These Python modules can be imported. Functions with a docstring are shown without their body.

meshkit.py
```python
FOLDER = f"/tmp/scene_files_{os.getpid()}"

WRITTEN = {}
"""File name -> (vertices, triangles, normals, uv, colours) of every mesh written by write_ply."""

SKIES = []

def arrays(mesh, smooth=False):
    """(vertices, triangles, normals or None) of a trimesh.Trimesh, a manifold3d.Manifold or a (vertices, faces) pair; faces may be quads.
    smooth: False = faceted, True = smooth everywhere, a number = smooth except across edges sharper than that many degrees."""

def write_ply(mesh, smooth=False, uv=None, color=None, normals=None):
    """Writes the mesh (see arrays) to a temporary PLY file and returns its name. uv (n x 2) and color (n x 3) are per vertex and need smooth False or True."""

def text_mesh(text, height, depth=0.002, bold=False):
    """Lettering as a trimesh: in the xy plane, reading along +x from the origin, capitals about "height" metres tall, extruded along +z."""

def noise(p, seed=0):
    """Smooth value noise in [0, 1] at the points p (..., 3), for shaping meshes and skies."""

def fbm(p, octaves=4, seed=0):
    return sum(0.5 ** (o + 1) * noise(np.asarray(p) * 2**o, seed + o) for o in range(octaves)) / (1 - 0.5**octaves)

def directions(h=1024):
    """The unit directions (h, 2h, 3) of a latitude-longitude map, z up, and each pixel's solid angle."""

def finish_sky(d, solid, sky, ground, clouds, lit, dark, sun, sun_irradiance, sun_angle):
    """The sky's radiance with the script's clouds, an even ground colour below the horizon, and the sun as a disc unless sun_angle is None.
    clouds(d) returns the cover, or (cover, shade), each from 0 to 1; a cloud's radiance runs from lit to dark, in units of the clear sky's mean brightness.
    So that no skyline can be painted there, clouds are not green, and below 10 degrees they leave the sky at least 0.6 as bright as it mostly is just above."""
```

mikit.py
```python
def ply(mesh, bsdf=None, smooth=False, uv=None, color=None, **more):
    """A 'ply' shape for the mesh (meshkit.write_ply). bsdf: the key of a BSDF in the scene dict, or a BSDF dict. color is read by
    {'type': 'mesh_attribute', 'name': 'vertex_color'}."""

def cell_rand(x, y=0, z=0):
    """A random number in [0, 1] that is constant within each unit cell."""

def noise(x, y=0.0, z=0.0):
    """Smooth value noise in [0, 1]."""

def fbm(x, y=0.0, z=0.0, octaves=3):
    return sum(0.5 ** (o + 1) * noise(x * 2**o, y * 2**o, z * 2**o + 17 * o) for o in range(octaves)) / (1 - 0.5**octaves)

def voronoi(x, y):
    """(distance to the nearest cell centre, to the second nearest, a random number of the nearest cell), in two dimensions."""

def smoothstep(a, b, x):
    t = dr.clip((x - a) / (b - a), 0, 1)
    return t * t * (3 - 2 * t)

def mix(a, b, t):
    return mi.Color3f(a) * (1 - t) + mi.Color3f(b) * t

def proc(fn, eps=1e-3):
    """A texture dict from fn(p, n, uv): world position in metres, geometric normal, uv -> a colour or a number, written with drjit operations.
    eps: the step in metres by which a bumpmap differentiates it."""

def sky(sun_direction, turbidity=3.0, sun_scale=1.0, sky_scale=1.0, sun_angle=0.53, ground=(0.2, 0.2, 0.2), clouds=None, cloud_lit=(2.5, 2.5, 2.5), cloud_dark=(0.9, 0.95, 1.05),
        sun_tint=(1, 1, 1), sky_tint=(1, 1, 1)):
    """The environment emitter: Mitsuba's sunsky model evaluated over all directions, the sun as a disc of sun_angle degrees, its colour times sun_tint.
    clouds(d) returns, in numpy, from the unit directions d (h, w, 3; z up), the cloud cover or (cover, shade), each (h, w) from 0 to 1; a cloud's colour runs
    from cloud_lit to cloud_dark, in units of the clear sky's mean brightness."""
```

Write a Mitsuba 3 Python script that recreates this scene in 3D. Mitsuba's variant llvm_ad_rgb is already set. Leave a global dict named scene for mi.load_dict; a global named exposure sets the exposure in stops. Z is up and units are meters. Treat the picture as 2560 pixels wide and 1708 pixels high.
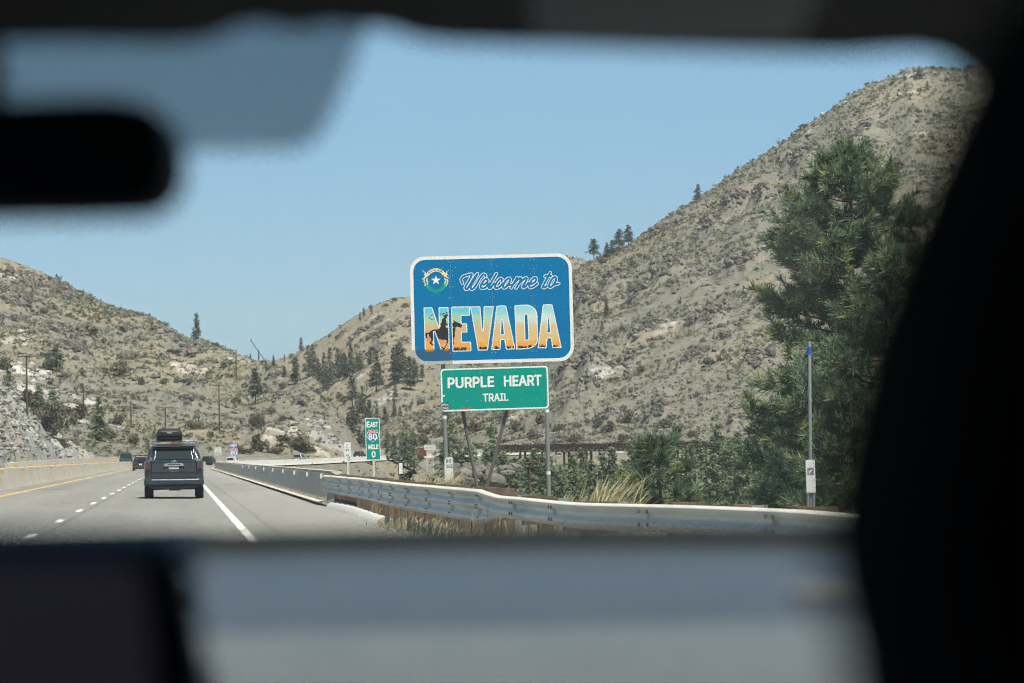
import math, random
import numpy as np, trimesh, drjit as dr, mitsuba as mi
import mikit, meshkit
import shapely
from shapely.geometry import Polygon, LineString, Point, MultiPolygon, box as sbox
from shapely.ops import unary_union
from mikit import noise, fbm, smoothstep, mix

T = mi.ScalarTransform4f
scene, labels = {}, {}

# ------------------------------------------------------------------ camera, sky, exposure
FPX, CX, CY = 7467.0, 1280.0, 854.0
PITCH, ROLL = math.radians(2.125), math.radians(1.1)
CAM = np.array([0.0, 0.0, 1.3])
FW = np.array([0, math.cos(PITCH), math.sin(PITCH)])
R0, U0 = np.array([1.0, 0, 0]), np.array([0, -math.sin(PITCH), math.cos(PITCH)])
RT = math.cos(ROLL) * R0 - math.sin(ROLL) * U0
UP = math.sin(ROLL) * R0 + math.cos(ROLL) * U0
scene['camera'] = {'type': 'thinlens', 'fov': math.degrees(2 * math.atan(1280 / FPX)), 'fov_axis': 'x',
                   'aperture_radius': 0.0078, 'focus_distance': 85.0, 'near_clip': 0.02, 'far_clip': 20000.0,
                   'to_world': T().look_at(origin=CAM.tolist(), target=(CAM + FW).tolist(), up=UP.tolist())}
SUN = np.array([0.24, -0.40, 0.885])


def wisps(d):
    """two thin scraps of cloud low over the canyon"""
    c = 0
    for t, e, w, h in ((-0.0035, 0.0735, 0.006, 0.0012), (-0.0105, 0.0755, 0.002, 0.001), (0.05, 0.16, 0.03, 0.004)):
        k = np.array([t, 1.0, e]) / np.linalg.norm([t, 1.0, e])
        u, v = d[..., 0] / np.maximum(d[..., 1], 1e-3) - t, d[..., 2] / np.maximum(d[..., 1], 1e-3) - e
        c = c + np.where(d[..., 1] > 0.5, np.exp(-(u / w) ** 2 - (v / h) ** 2), 0)
    n = meshkit.fbm(d * [900, 300, 2600], 3)
    return 0.5 * np.clip(c, 0, 1) * np.clip(n * 2 - 0.6, 0, 1)



scene['sky'] = mikit.sky(SUN.tolist(), turbidity=3.4, ground=(0.2, 0.19, 0.17), sky_scale=0.72, sky_tint=(0.77, 1.06, 1.06), sun_tint=(0.95, 1.03, 1.07), clouds=wisps)
exposure = 2.28

# ------------------------------------------------------------------ helpers


def tdir(px, py):
    """Photograph pixel -> (X/Y, Z/Y) of its line of sight."""
    d = FW + (px - CX) / FPX * RT + (CY - py) / FPX * UP
    return d[0] / d[1], d[2] / d[1]


def at(px, py, D):
    a, b = tdir(px, py)
    return np.array([a * D, D, CAM[2] + b * D])


def gy(px, z):
    """tan x of a pixel column at ground height near the horizon."""
    return tdir(px, 1131)[0]


def numbered(name):
    if name not in scene and name not in labels:
        return name
    i = 1
    while f'{name}_{i:03d}' in scene or f'{name}_{i:03d}' in labels:
        i += 1
    return f'{name}_{i:03d}'


def thing(name, label, cat, group=None):
    key = numbered(name)
    labels[key] = {'label': label, 'category': cat}
    if group:
        labels[key]['group'] = group
    return key


def V(mesh):
    if isinstance(mesh, list):
        mesh = cat(mesh)
    if isinstance(mesh, tuple):
        return np.asarray(mesh[0], float), np.asarray(mesh[1], int)
    return np.array(mesh.vertices), np.array(mesh.faces)


def cat(ms):
    vs, fs, n = [], [], 0
    for m in ms:
        v, f = V(m)
        if f.shape[1] == 4:
            f = np.vstack([f[:, [0, 1, 2]], f[:, [0, 2, 3]]])
        vs.append(v)
        fs.append(f + n)
        n += len(v)
    return np.vstack(vs), np.vstack(fs)


def part(parent, name, mesh, mat, smooth=False, label=None, kind=None, **kw):
    key = numbered(parent + '__' + name)
    d = mikit.ply(mesh if not isinstance(mesh, list) else cat(mesh), mat, smooth=smooth, **kw)
    scene[key] = d
    if label or kind:
        labels[key] = {k: v for k, v in (('label', label), ('kind', kind)) if v}
    return key


def solo(name, mesh, mat, label=None, cat_=None, kind=None, group=None, smooth=False, **kw):
    key = numbered(name)
    scene[key] = mikit.ply(mesh if not isinstance(mesh, list) else cat(mesh), mat, smooth=smooth, **kw)
    labels[key] = {k: v for k, v in (('label', label), ('category', cat_), ('kind', kind), ('group', group)) if v}
    return key


def box(x0, x1, y0, y1, z0, z1):
    m = trimesh.creation.box((x1 - x0, y1 - y0, z1 - z0))
    m.apply_translation(((x0 + x1) / 2, (y0 + y1) / 2, (z0 + z1) / 2))
    return np.array(m.vertices), np.array(m.faces)


def tube(pts, r, n=8, cap=True):
    p = np.asarray(pts, float)
    r = np.broadcast_to(r, (len(p),))
    t = np.gradient(p, axis=0)
    t /= np.linalg.norm(t, axis=1, keepdims=True) + 1e-12
    a = np.cross(t, np.where(np.abs(t[:, 2:]) < 0.9, [0, 0, 1.0], [1.0, 0, 0]))
    a /= np.linalg.norm(a, axis=1, keepdims=True) + 1e-12
    b = np.cross(t, a)
    g = np.arange(n) * 2 * np.pi / n
    v = p[:, None] + r[:, None, None] * (np.cos(g)[None, :, None] * a[:, None] + np.sin(g)[None, :, None] * b[:, None])
    i, j = np.meshgrid(np.arange(len(p) - 1), np.arange(n), indexing='ij')
    q = np.stack([i * n + j, i * n + (j + 1) % n, (i + 1) * n + (j + 1) % n, (i + 1) * n + j], -1).reshape(-1, 4)
    f = np.vstack([q[:, [0, 1, 2]], q[:, [0, 2, 3]]])
    v = v.reshape(-1, 3)
    if cap:
        k = len(v)
        v = np.vstack([v, p[0], p[-1]])
        o = (len(p) - 1) * n
        j = np.arange(n)
        f = np.vstack([f, np.stack([(j + 1) % n, j, j * 0 + k], 1), np.stack([o + j, o + (j + 1) % n, j * 0 + k + 1], 1)])
    return v, f


def ext(poly, z0, z1):
    """shapely polygon(s) in the xy plane extruded from z0 to z1."""
    out = []
    for g in getattr(poly, 'geoms', [poly]):
        if g.geom_type != 'Polygon' or g.area < 1e-8:
            continue
        m = trimesh.creation.extrude_polygon(g, z1 - z0, engine='earcut')
        m.apply_translation((0, 0, z0))
        out.append((np.array(m.vertices), np.array(m.faces)))
    return cat(out)


def loft(secs, cap=True):
    """Closed rings (n x 3 each) joined one after another."""
    s = np.array(secs, float)
    k, n = s.shape[:2]
    i, j = np.meshgrid(np.arange(k - 1), np.arange(n), indexing='ij')
    q = np.stack([i * n + j, i * n + (j + 1) % n, (i + 1) * n + (j + 1) % n, (i + 1) * n + j], -1).reshape(-1, 4)
    f = [q[:, [0, 1, 2]], q[:, [0, 2, 3]]]
    v = s.reshape(-1, 3)
    if cap:
        c = len(v)
        v = np.vstack([v, s[0].mean(0), s[-1].mean(0)])
        j = np.arange(n)
        f += [np.stack([(j + 1) % n, j, j * 0 + c], 1), np.stack([(k - 1) * n + j, (k - 1) * n + (j + 1) % n, j * 0 + c + 1], 1)]
    m = trimesh.Trimesh(v, np.vstack(f), process=False)
    if m.volume < 0:
        m.invert()
    return np.array(m.vertices), np.array(m.faces)


def rrect(a0, a1, b0, b1, r, n=4):
    """Ring of a rounded rectangle (2-D)."""
    out = []
    for (ca, cb, s) in ((a1 - r, b1 - r, 0), (a0 + r, b1 - r, 90), (a0 + r, b0 + r, 180), (a1 - r, b0 + r, 270)):
        for k in range(n + 1):
            g = math.radians(s + 90 * k / n)
            out.append((ca + r * math.cos(g), cb + r * math.sin(g)))
    return np.array(out)


def rbox(x0, x1, y0, y1, z0, z1, r=0.03):
    """Box with rounded edges."""
    v = []
    for k in range(4):
        g = math.radians(90 * k / 3)
        i = r * (1 - math.sin(g))
        ring = rrect(x0 + i, x1 - i, z0 + i, z1 - i, max(r - i, 1e-4) + 1e-4, 3)
        v.append(np.stack([ring[:, 0], np.full(len(ring), y0 + r * (1 - math.cos(g))), ring[:, 1]], 1))
    w = [np.stack([s[:, 0], (y0 + y1) - s[:, 1], s[:, 2]], 1) for s in v[::-1]]
    return loft(v + w)


def frame(origin, yaw=0.0, lean=0.0):
    """Sign frame: x along the sign, y up, z towards the traffic (-Y of the world at yaw 0)."""
    c, s = math.cos(yaw), math.sin(yaw)
    X = np.array([c, s, 0.0])
    N = np.array([s, -c, 0.0])
    Z = np.array([0, 0, 1.0])
    if lean:
        cl, sl = math.cos(lean), math.sin(lean)
        X, Z = cl * X - sl * Z, sl * X + cl * Z
    Mx = np.stack([X, Z, N], 1)
    o = np.asarray(origin, float)

    def go(mesh):
        v, f = V(mesh)
        return v @ Mx.T + o, f
    return go


def xf(mesh, M3=None, t=(0, 0, 0)):
    v, f = V(mesh)
    if M3 is not None:
        v = v @ np.asarray(M3).T
    return v + np.asarray(t), f


def rotz(a):
    c, s = math.cos(a), math.sin(a)
    return np.array([[c, -s, 0], [s, c, 0], [0, 0, 1.0]])


_txt = {}


def text(s, h, cx, cy, z0=0.0, depth=0.003, wide=1.0, bold=False, width=None, ang=0.0, fat=0.0):
    """Lettering centred at (cx, cy), capitals h tall."""
    k = (s, bold)
    if k not in _txt:
        m = meshkit.text_mesh(s, 1.0, 1.0, bold)
        _txt[k] = (np.array(m.vertices), np.array(m.faces))
    v, f = _txt[k]
    v = v.copy()
    x0, x1 = v[:, 0].min(), v[:, 0].max()
    sx = h * wide if width is None else width / (x1 - x0)
    v = np.stack([(v[:, 0] - (x0 + x1) / 2) * sx, (v[:, 1] - 0.5) * h, v[:, 2] * depth], 1)
    if ang:
        v = v @ rotz(ang).T
    v = v + [cx, cy, z0]
    if fat:                                          # heavier strokes: copies moved a little, each a hair prouder
        k = fat * h
        return cat([(v + [dx * k, dy * k, 0.0003 * i], f) for i, (dx, dy) in enumerate([(-1, -.6), (1, -.6), (-1, .6), (1, .6)])])
    return v, f


# ------------------------------------------------------------------ materials
def rgb(c):
    return {'type': 'rgb', 'value': list(c)}


def M(name, c, rough=0.8, metal=0.0, spec=0.3, coat=0.0, two=True, bump=None, bscale=1.0):
    b = {'type': 'principled', 'base_color': c if isinstance(c, dict) else rgb(c), 'roughness': rough, 'metallic': metal, 'specular': spec}
    if coat:
        b['clearcoat'] = coat
        b['clearcoat_gloss'] = 0.95
    if bump is not None:
        b = {'type': 'bumpmap', 'arbitrary': bump, 'scale': bscale, 'nested': b}
    scene[name] = {'type': 'twosided', 'bsdf': b} if two else b
    return name


def lin(r, g, b):
    """sRGB 0-255 -> linear."""
    return tuple(((x / 255) / 12.92 if x / 255 <= 0.04045 else ((x / 255 + 0.055) / 1.055) ** 2.4) for x in (r, g, b))


VC = {'type': 'mesh_attribute', 'name': 'vertex_color'}
scene['leaf_mat'] = {'type': 'twosided', 'bsdf': {'type': 'diffuse', 'reflectance': VC}}
scene['needle_mat'] = {'type': 'principledthin', 'base_color': VC, 'roughness': 0.5, 'diff_trans': 0.3, 'spec_trans': 0.0, 'eta': 1.3}


# the road's shape: the white edge line of our carriageway, x as a function of y
XE0, XES, YC, KC = 1.15, -0.112, 360.0, 0.00128


def xe(y):
    return XE0 + XES * y + 0.5 * KC * np.clip(y - YC, 0, 360) ** 2


def zroad(o, y):
    """height at the offset o (right of the edge line positive) and y."""
    z = -0.02 * np.clip(o + 1.15, -7.5, 30)
    z = z + 0.0048 * np.maximum(y - 530, 0)
    opp = np.clip((-o - 9.0) / 2.0, 0, 1)
    return z + opp * (0.004 * np.clip(y - 250, 0, 300))


def xe_d(y):
    return XE0 + XES * y + 0.5 * KC * dr.square(dr.maximum(y - YC, 0))


def asphalt(p, n, uv):
    o = p.x - xe_d(p.y)
    g = fbm(p.x * 6, p.y * 6, 0, 3)
    big = fbm(o * 0.55, p.y * 0.03, 3, 3)
    track = dr.exp(-dr.square((dr.abs(o + 1.83) - 0.85) / 0.4)) + dr.exp(-dr.square((dr.abs(o + 5.5) - 0.85) / 0.4))
    speck = noise(p.x * 40, p.y * 14, 5)
    v = 0.165 + 0.045 * (big - 0.5) + 0.04 * (g - 0.5) + 0.03 * (speck - 0.5) - 0.012 * track
    patch = smoothstep(0.60, 0.64, noise(o * 0.25 + 9, p.y * 0.021, 2)) * 0.012
    seam = dr.select(dr.abs(o + 3.5 + 0.05 * (noise(p.y * 0.4) - 0.5)) < 0.03, 0.05, 0.0) + dr.select(dr.abs(o - 0.55 + 0.06 * (noise(p.y * 0.5, 3) - 0.5)) < 0.025, 0.05, 0.0)
    crack = dr.select(dr.abs(noise(p.x * 0.7, p.y * 0.16, 7) - 0.5) < 0.006, 0.04, 0.0)
    v = v - patch - seam - crack + 0.025 * smoothstep(0.2, 2.5, o)
    return mi.Color3f(v * 1.0, v * 1.0, v * 0.96)


M('asphalt_mat', mikit.proc(asphalt), 0.9, spec=0.2)


def concrete(p, n, uv):
    st = noise(p.x * 0.9 + p.y * 0.9, p.z * 0.25, 2)
    st2 = noise(p.x * 3.1 + p.y * 3.1, p.z * 0.5, 4)
    g = fbm(p.x * 4, p.y * 4, p.z * 4, 3)
    v = 0.34 + 0.10 * (g - 0.5) + 0.05 * (st - 0.5) - 0.04 * smoothstep(0.55, 0.9, st2)
    return mi.Color3f(v * 1.05, v * 0.97, v * 0.82)


M('concrete_mat', mikit.proc(concrete), 0.9, spec=0.2)


def whiteline(p, n, uv):
    w = fbm(p.x * 9, p.y * 3, 1, 3)
    v = 0.72 - 0.5 * smoothstep(0.56, 0.78, w)
    return mi.Color3f(v, v, v * 0.96)


def yellowline(p, n, uv):
    w = fbm(p.x * 9, p.y * 3, 8, 3)
    return mix((0.62, 0.34, 0.06), (0.2, 0.16, 0.1), smoothstep(0.52, 0.8, w))


M('line_white', mikit.proc(whiteline), 0.8)
M('line_yellow', mikit.proc(yellowline), 0.8)


def terrain_col(p, n, uv):
    a = fbm(p.x / 42, p.y / 42, p.z / 30, 3)
    b = fbm(p.x / 5, p.y / 5, p.z / 4, 3)
    c = noise(p.x / 0.9, p.y / 1.6, p.z / 0.7)
    d = noise(p.x / 0.42, p.y / 0.9, p.z / 0.35, )
    dry = smoothstep(900, 1150, p.y) * smoothstep(-10, -60, p.x)          # the grassy ridge at the back
    base = mix((0.222, 0.214, 0.183), (0.278, 0.245, 0.182), smoothstep(0.48, 0.70, a + 0.35 * (b - 0.5) + 0.25 * dry))
    base = base * (0.52 + 0.45 * b + 0.36 * c + 0.24 * d)
    scrub = smoothstep(0.50, 0.66, b + 0.5 * (c - 0.5)) * (1 - 0.75 * dry)
    base = mix(base, (0.165, 0.165, 0.128), 0.75 * scrub)
    rn = fbm(p.x / 1.9, p.y / 3.0, p.z / 0.9, 3)
    rk = mix((0.085, 0.081, 0.075), (0.29, 0.275, 0.245), rn * 1.1 + 0.35 * (c - 0.5) - 0.05)
    crev = smoothstep(0.09, 0.0, dr.abs(fbm(p.x / 4.2 + p.z / 9, p.y / 6.0, p.z / 3.2, 2) - 0.5))
    wt = mix((0.32, 0.315, 0.305), (0.62, 0.60, 0.555), fbm(p.x / 2.6, p.y / 4.0, p.z / 1.5, 3) * 1.2 + 0.4 * (c - 0.5) - 0.1)
    wt = mix(wt, (0.15, 0.145, 0.135), 0.75 * crev)
    wt = mix(wt, (0.40, 0.34, 0.255), 0.5 * smoothstep(0.56, 0.66, a + 0.3 * (b - 0.5)))
    e = 0.45 * (b - 0.5) + 0.25 * (c - 0.5)
    stk = noise(p.x / 0.9 + p.z / 2.5, p.y / 3.0 + p.z / 4.0, p.z / 5.0)
    slab = mix((0.15, 0.155, 0.16), (0.47, 0.465, 0.445), 0.6 * stk + 0.8 * rn - 0.15)
    col = mix(base, rk, smoothstep(0.30, 0.60, uv.x + e))
    col = mix(col, wt, smoothstep(0.18, 0.48, uv.y + e))
    return mix(col, slab, smoothstep(0.20, 0.36, dr.minimum(uv.x, uv.y) + 0.35 * e))


scene['terrain_mat'] = {'type': 'twosided', 'bsdf': {'type': 'diffuse', 'reflectance': mikit.proc(terrain_col)}}


def bark(p, n, uv):
    a = noise(p.x * 14 + p.y * 14, p.z * 2.5, 1)
    return mix((0.05, 0.038, 0.03), (0.15, 0.11, 0.08), a)


M('bark_mat', mikit.proc(bark), 0.95, spec=0.1)


def wood(p, n, uv):
    a = noise(p.x * 18 + p.y * 18, p.z * 2.0, 1)
    b = fbm(p.x * 3, p.y * 3, p.z * 0.6, 2)
    return mix((0.075, 0.058, 0.042), (0.23, 0.18, 0.125), 0.6 * a + 0.5 * b - 0.05)


M('wood_mat', mikit.proc(wood), 0.9, spec=0.1)


def galv(p, n, uv):
    a = fbm(p.x * 3, p.y * 3, p.z * 8, 3)
    s = noise(p.x * 1.3 + p.y * 1.3, p.z * 0.8, 3)
    v = 0.66 + 0.14 * (a - 0.5) - 0.10 * smoothstep(0.6, 0.85, s)
    return mi.Color3f(v * 1.0, v * 0.94, v * 0.80)


M('galv_mat', mikit.proc(galv), 0.55, metal=0.12, spec=0.4)
M('steel_mat', (0.42, 0.43, 0.43), 0.5, metal=0.6)
M('white_sheet', (0.82, 0.82, 0.80), 0.35, spec=0.4)
M('white_print', (0.86, 0.86, 0.84), 0.4, spec=0.2)
M('black_print', (0.025, 0.025, 0.025), 0.5)
M('blue_sheet', lin(0, 116, 172), 0.4, spec=0.15)
M('green_sheet', lin(0, 152, 138), 0.4, spec=0.15)
M('shield_blue', lin(10, 88, 190), 0.3)
M('shield_red', lin(196, 48, 46), 0.3)
M('grey_print', (0.2, 0.2, 0.2), 0.6)
M('cream_print', lin(236, 220, 180), 0.5)
M('leaf_print', lin(20, 170, 120), 0.5)
M('yellow_reflector', (0.75, 0.36, 0.02), 0.4)
M('blue_tip', lin(20, 90, 210), 0.5)
M('rust_mat', (0.16, 0.05, 0.03), 0.8)
M('tyre_mat', (0.02, 0.02, 0.021), 0.85)
M('plastic_black', (0.018, 0.018, 0.019), 0.5)
M('chrome_mat', (0.85, 0.86, 0.88), 0.12, metal=1.0)
M('alloy_mat', (0.5, 0.5, 0.52), 0.3, metal=1.0)
M('car_glass', (0.02, 0.025, 0.028), 0.04, spec=0.8)
M('lamp_red', (0.26, 0.008, 0.010), 0.3)
M('lamp_clear', (0.06, 0.058, 0.06), 0.15, coat=1.0)
M('paint_grey', (0.062, 0.069, 0.080), 0.25, metal=0.45, coat=1.0)
M('paint_dark', (0.045, 0.050, 0.058), 0.3, metal=0.3, coat=1.0)
M('paint_teal', (0.028, 0.075, 0.085), 0.3, metal=0.3, coat=1.0)
M('paint_white', (0.75, 0.76, 0.77), 0.3, coat=1.0)
M('paint_silver', (0.45, 0.48, 0.52), 0.3, metal=0.5, coat=1.0)
M('paint_navy', (0.02, 0.024, 0.05), 0.3, metal=0.2, coat=1.0)
M('paint_blue', (0.10, 0.22, 0.42), 0.3, metal=0.2, coat=1.0)

M('wood_dark', mikit.proc(lambda p, n, uv: mix((0.035, 0.028, 0.022), (0.11, 0.085, 0.065), noise(p.x * 1.7, p.y * 1.7, p.z * 0.8))), 0.95, spec=0.1)
M('rock_mat', mikit.proc(lambda p, n, uv: mix((0.07, 0.066, 0.06), (0.27, 0.255, 0.225), fbm(p.x * 1.3, p.y * 1.3, p.z * 1.6, 4))), 0.95, spec=0.1)
M('box_mat', (0.024, 0.025, 0.027), 0.42, spec=0.4)
M('kerb_mat', (0.44, 0.43, 0.40), 0.85)
M('brace_mat', (0.13, 0.125, 0.115), 0.7)
M('bolt_mat', (0.10, 0.095, 0.09), 0.6)
M('parapet_mat', mikit.proc(lambda p, n, uv: mix((0.37, 0.32, 0.255), (0.50, 0.44, 0.35), fbm(p.x * 1.1 + p.y * 0.5, p.y * 1.1, p.z * 2.2, 3) + 0.2 * (noise(p.x * 20, p.y * 20, p.z * 20) - 0.5))), 0.95, spec=0.1)
M('wall_sunlit', mikit.proc(lambda p, n, uv: mix((0.50, 0.49, 0.46), (0.66, 0.65, 0.61), fbm(p.x * 0.7, p.y * 0.7, p.z * 2.5, 3))), 0.9)  # whitened so the sunlight on the far barrier sits in its colour
M('post_mat', (0.27, 0.28, 0.275), 0.55, metal=0.3)

# ------------------------------------------------------------------ terrain: heights over (t = x / y, y)


def curve(pts):
    q = np.array([tdir(a, b) for a, b in pts])
    return q[:, 0], q[:, 1]


def col(pts):
    q = np.array([[tdir(a, 1131)[0], b] for a, b in pts])
    return q[:, 0], q[:, 1]


SK_L = curve([(-900, 330), (-500, 480), (-200, 560), (0, 640), (50, 655), (100, 676), (140, 695), (200, 724), (260, 755), (300, 770), (350, 783), (400, 801), (430, 820),
              (470, 842), (520, 855), (560, 868), (600, 885), (640, 898), (680, 910), (720, 928), (760, 955), (800, 985), (830, 1005), (860, 1045), (890, 1095), (915, 1140), (940, 1160), (1000, 1200), (3300, 1300)])
YR_L = col([(-900, 1100), (0, 1050), (400, 900), (680, 780), (830, 690), (915, 650), (3300, 650)])
YB_L = col([(-900, 470), (0, 470), (300, 500), (520, 530), (740, 560), (915, 625), (3300, 640)])
SK_M = curve([(-900, 960), (400, 940), (500, 930), (600, 905), (640, 904), (690, 900), (720, 891), (770, 866), (820, 834), (870, 800), (920, 770), (960, 752), (1000, 742), (1025, 738), (1100, 715), (1200, 680), (1300, 650),
              (1380, 637), (1420, 640), (1450, 645), (1500, 660), (1700, 720), (3300, 800)])
YR_M = col([(-900, 1750), (690, 1700), (1000, 1600), (1400, 1650), (3300, 1650)])
YB_M = col([(-900, 950), (690, 950), (900, 860), (1000, 800), (1400, 800), (3300, 800)])
SK_R = curve([(-900, 1300), (880, 1180), (960, 1125), (1040, 1060), (1130, 990), (1230, 910), (1320, 820), (1400, 715), (1440, 672), (1500, 638), (1566, 613), (1602, 586), (1668, 541), (1704, 519), (1755, 489), (1801, 457), (1842, 424), (1898, 391), (1959, 354), (2020, 311), (2061, 284),
              (2102, 252), (2163, 215), (2224, 194), (2270, 167), (2316, 170), (2400, 176), (2500, 150), (2700, 80), (3300, -100)])
YR_R = col([(-900, 760), (880, 760), (1040, 950), (1230, 1120), (1440, 1230), (2000, 1320), (3300, 1300)])
YB_R = col([(-900, 640), (960, 650), (1230, 640), (2000, 610), (3300, 520)])
HILLS = ((SK_L, YR_L, YB_L, 0.6, 1.12), (SK_M, YR_M, YB_M, -3.0, 1.1), (SK_R, YR_R, YB_R, -7.0, 1.12))


def sst(a, b, x):
    t = np.clip((x - a) / (b - a), 0, 1)
    return t * t * (3 - 2 * t)


def base_ground(x, y):
    o = x - xe(y)
    zr = zroad(np.clip(o, -21, 4.2), y)
    z = zr - 0.16
    # right of the road: a shelf beside us, then down to the river
    r = np.maximum(o - 4.2, 0)
    near = sst(150, 90, y)
    z = z - near * (0.10 * np.minimum(r, 6) + 0.22 * np.maximum(r - 6, 0)) - (1 - near) * 0.5 * r
    z = np.maximum(z, -9.0 + 0.6 * np.sin(x * 0.05) + 0.4 * np.sin(y * 0.04 + x * 0.02))
    # left of the far carriageway: a rock cut beside it, then a bank
    l = np.maximum(-o - 21.0, 0)
    cut = sst(150, 260, y) * sst(492, 405, y)
    z = np.where(y > 720, np.minimum(z, 0), z)
    z = z + cut * (1.7 * np.minimum(l, 5.5) + 0.5 * np.maximum(l - 5.5, 0)) + (1 - cut) * 0.32 * np.minimum(l, 30) * sst(120, 200, y) * sst(760, 600, y)
    return z


def heights(t, y):
    x = t * y
    z = base_ground(x, y)
    hill = np.zeros_like(z)
    top = np.zeros_like(z)
    for sk, yr, yb, zb, pw in HILLS:
        tz, r, b = np.interp(t, *sk), np.interp(t, *yr), np.interp(t, *yb)
        zt = CAM[2] + tz * r
        s = (y - b) / (r - b)
        h = zb + (zt - zb) * np.clip(s, 0, 1) ** pw - np.maximum(y - r, 0) * 0.35 - np.maximum(b - y, 0) * 0.4
        m = sst(-0.5, 2.5, h - z)
        hill = np.maximum(hill * (1 - m), m * np.clip((zt - zb) / 30, 0, 1) * np.clip(s * 8, 0, 1))
        top = np.where(h > z, sst(0.80, 0.97, s), top)
        z = np.maximum(z, h)
    return z, hill, top


TA, TB = gy(-420, 0), gy(2960, 0)
NT = 580
TG = np.linspace(TA, TB, NT)
YG = np.concatenate([np.geomspace(6, 250, 75), np.arange(252.5, 1460, 2.4), np.arange(1464, 1990, 6.5)])
TT, YY = np.meshgrid(TG, YG)
Z0, HILL, TOP = heights(TT, YY)
XX = TT * YY


def bil(A, t, y):
    i = np.clip((t - TG[0]) / (TG[1] - TG[0]), 0, NT - 1.001)
    j = np.clip(np.interp(y, YG, np.arange(len(YG))), 0, len(YG) - 1.001)
    i0, j0 = np.floor(i).astype(int), np.floor(j).astype(int)
    a, b = i - i0, j - j0
    return (A[j0, i0] * (1 - a) + A[j0, i0 + 1] * a) * (1 - b) + (A[j0 + 1, i0] * (1 - a) + A[j0 + 1, i0 + 1] * a) * b


def hit(px, py, A=None, y0=120.0):
    """The first point of the ground on a pixel's line of sight, beyond y0."""
    A = ZG if A is None else A
    t, s = tdir(px, py)
    ys = np.arange(y0, 1985, 1.0)
    d = bil(A, np.full_like(ys, t), ys) - (CAM[2] + s * ys)
    k = np.nonzero(d > 0)[0]
    y = ys[k[0]] if len(k) else ys[np.argmax(d)]
    return np.array([t * y, y, float(bil(A, np.array([t]), np.array([y]))[0])])


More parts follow.
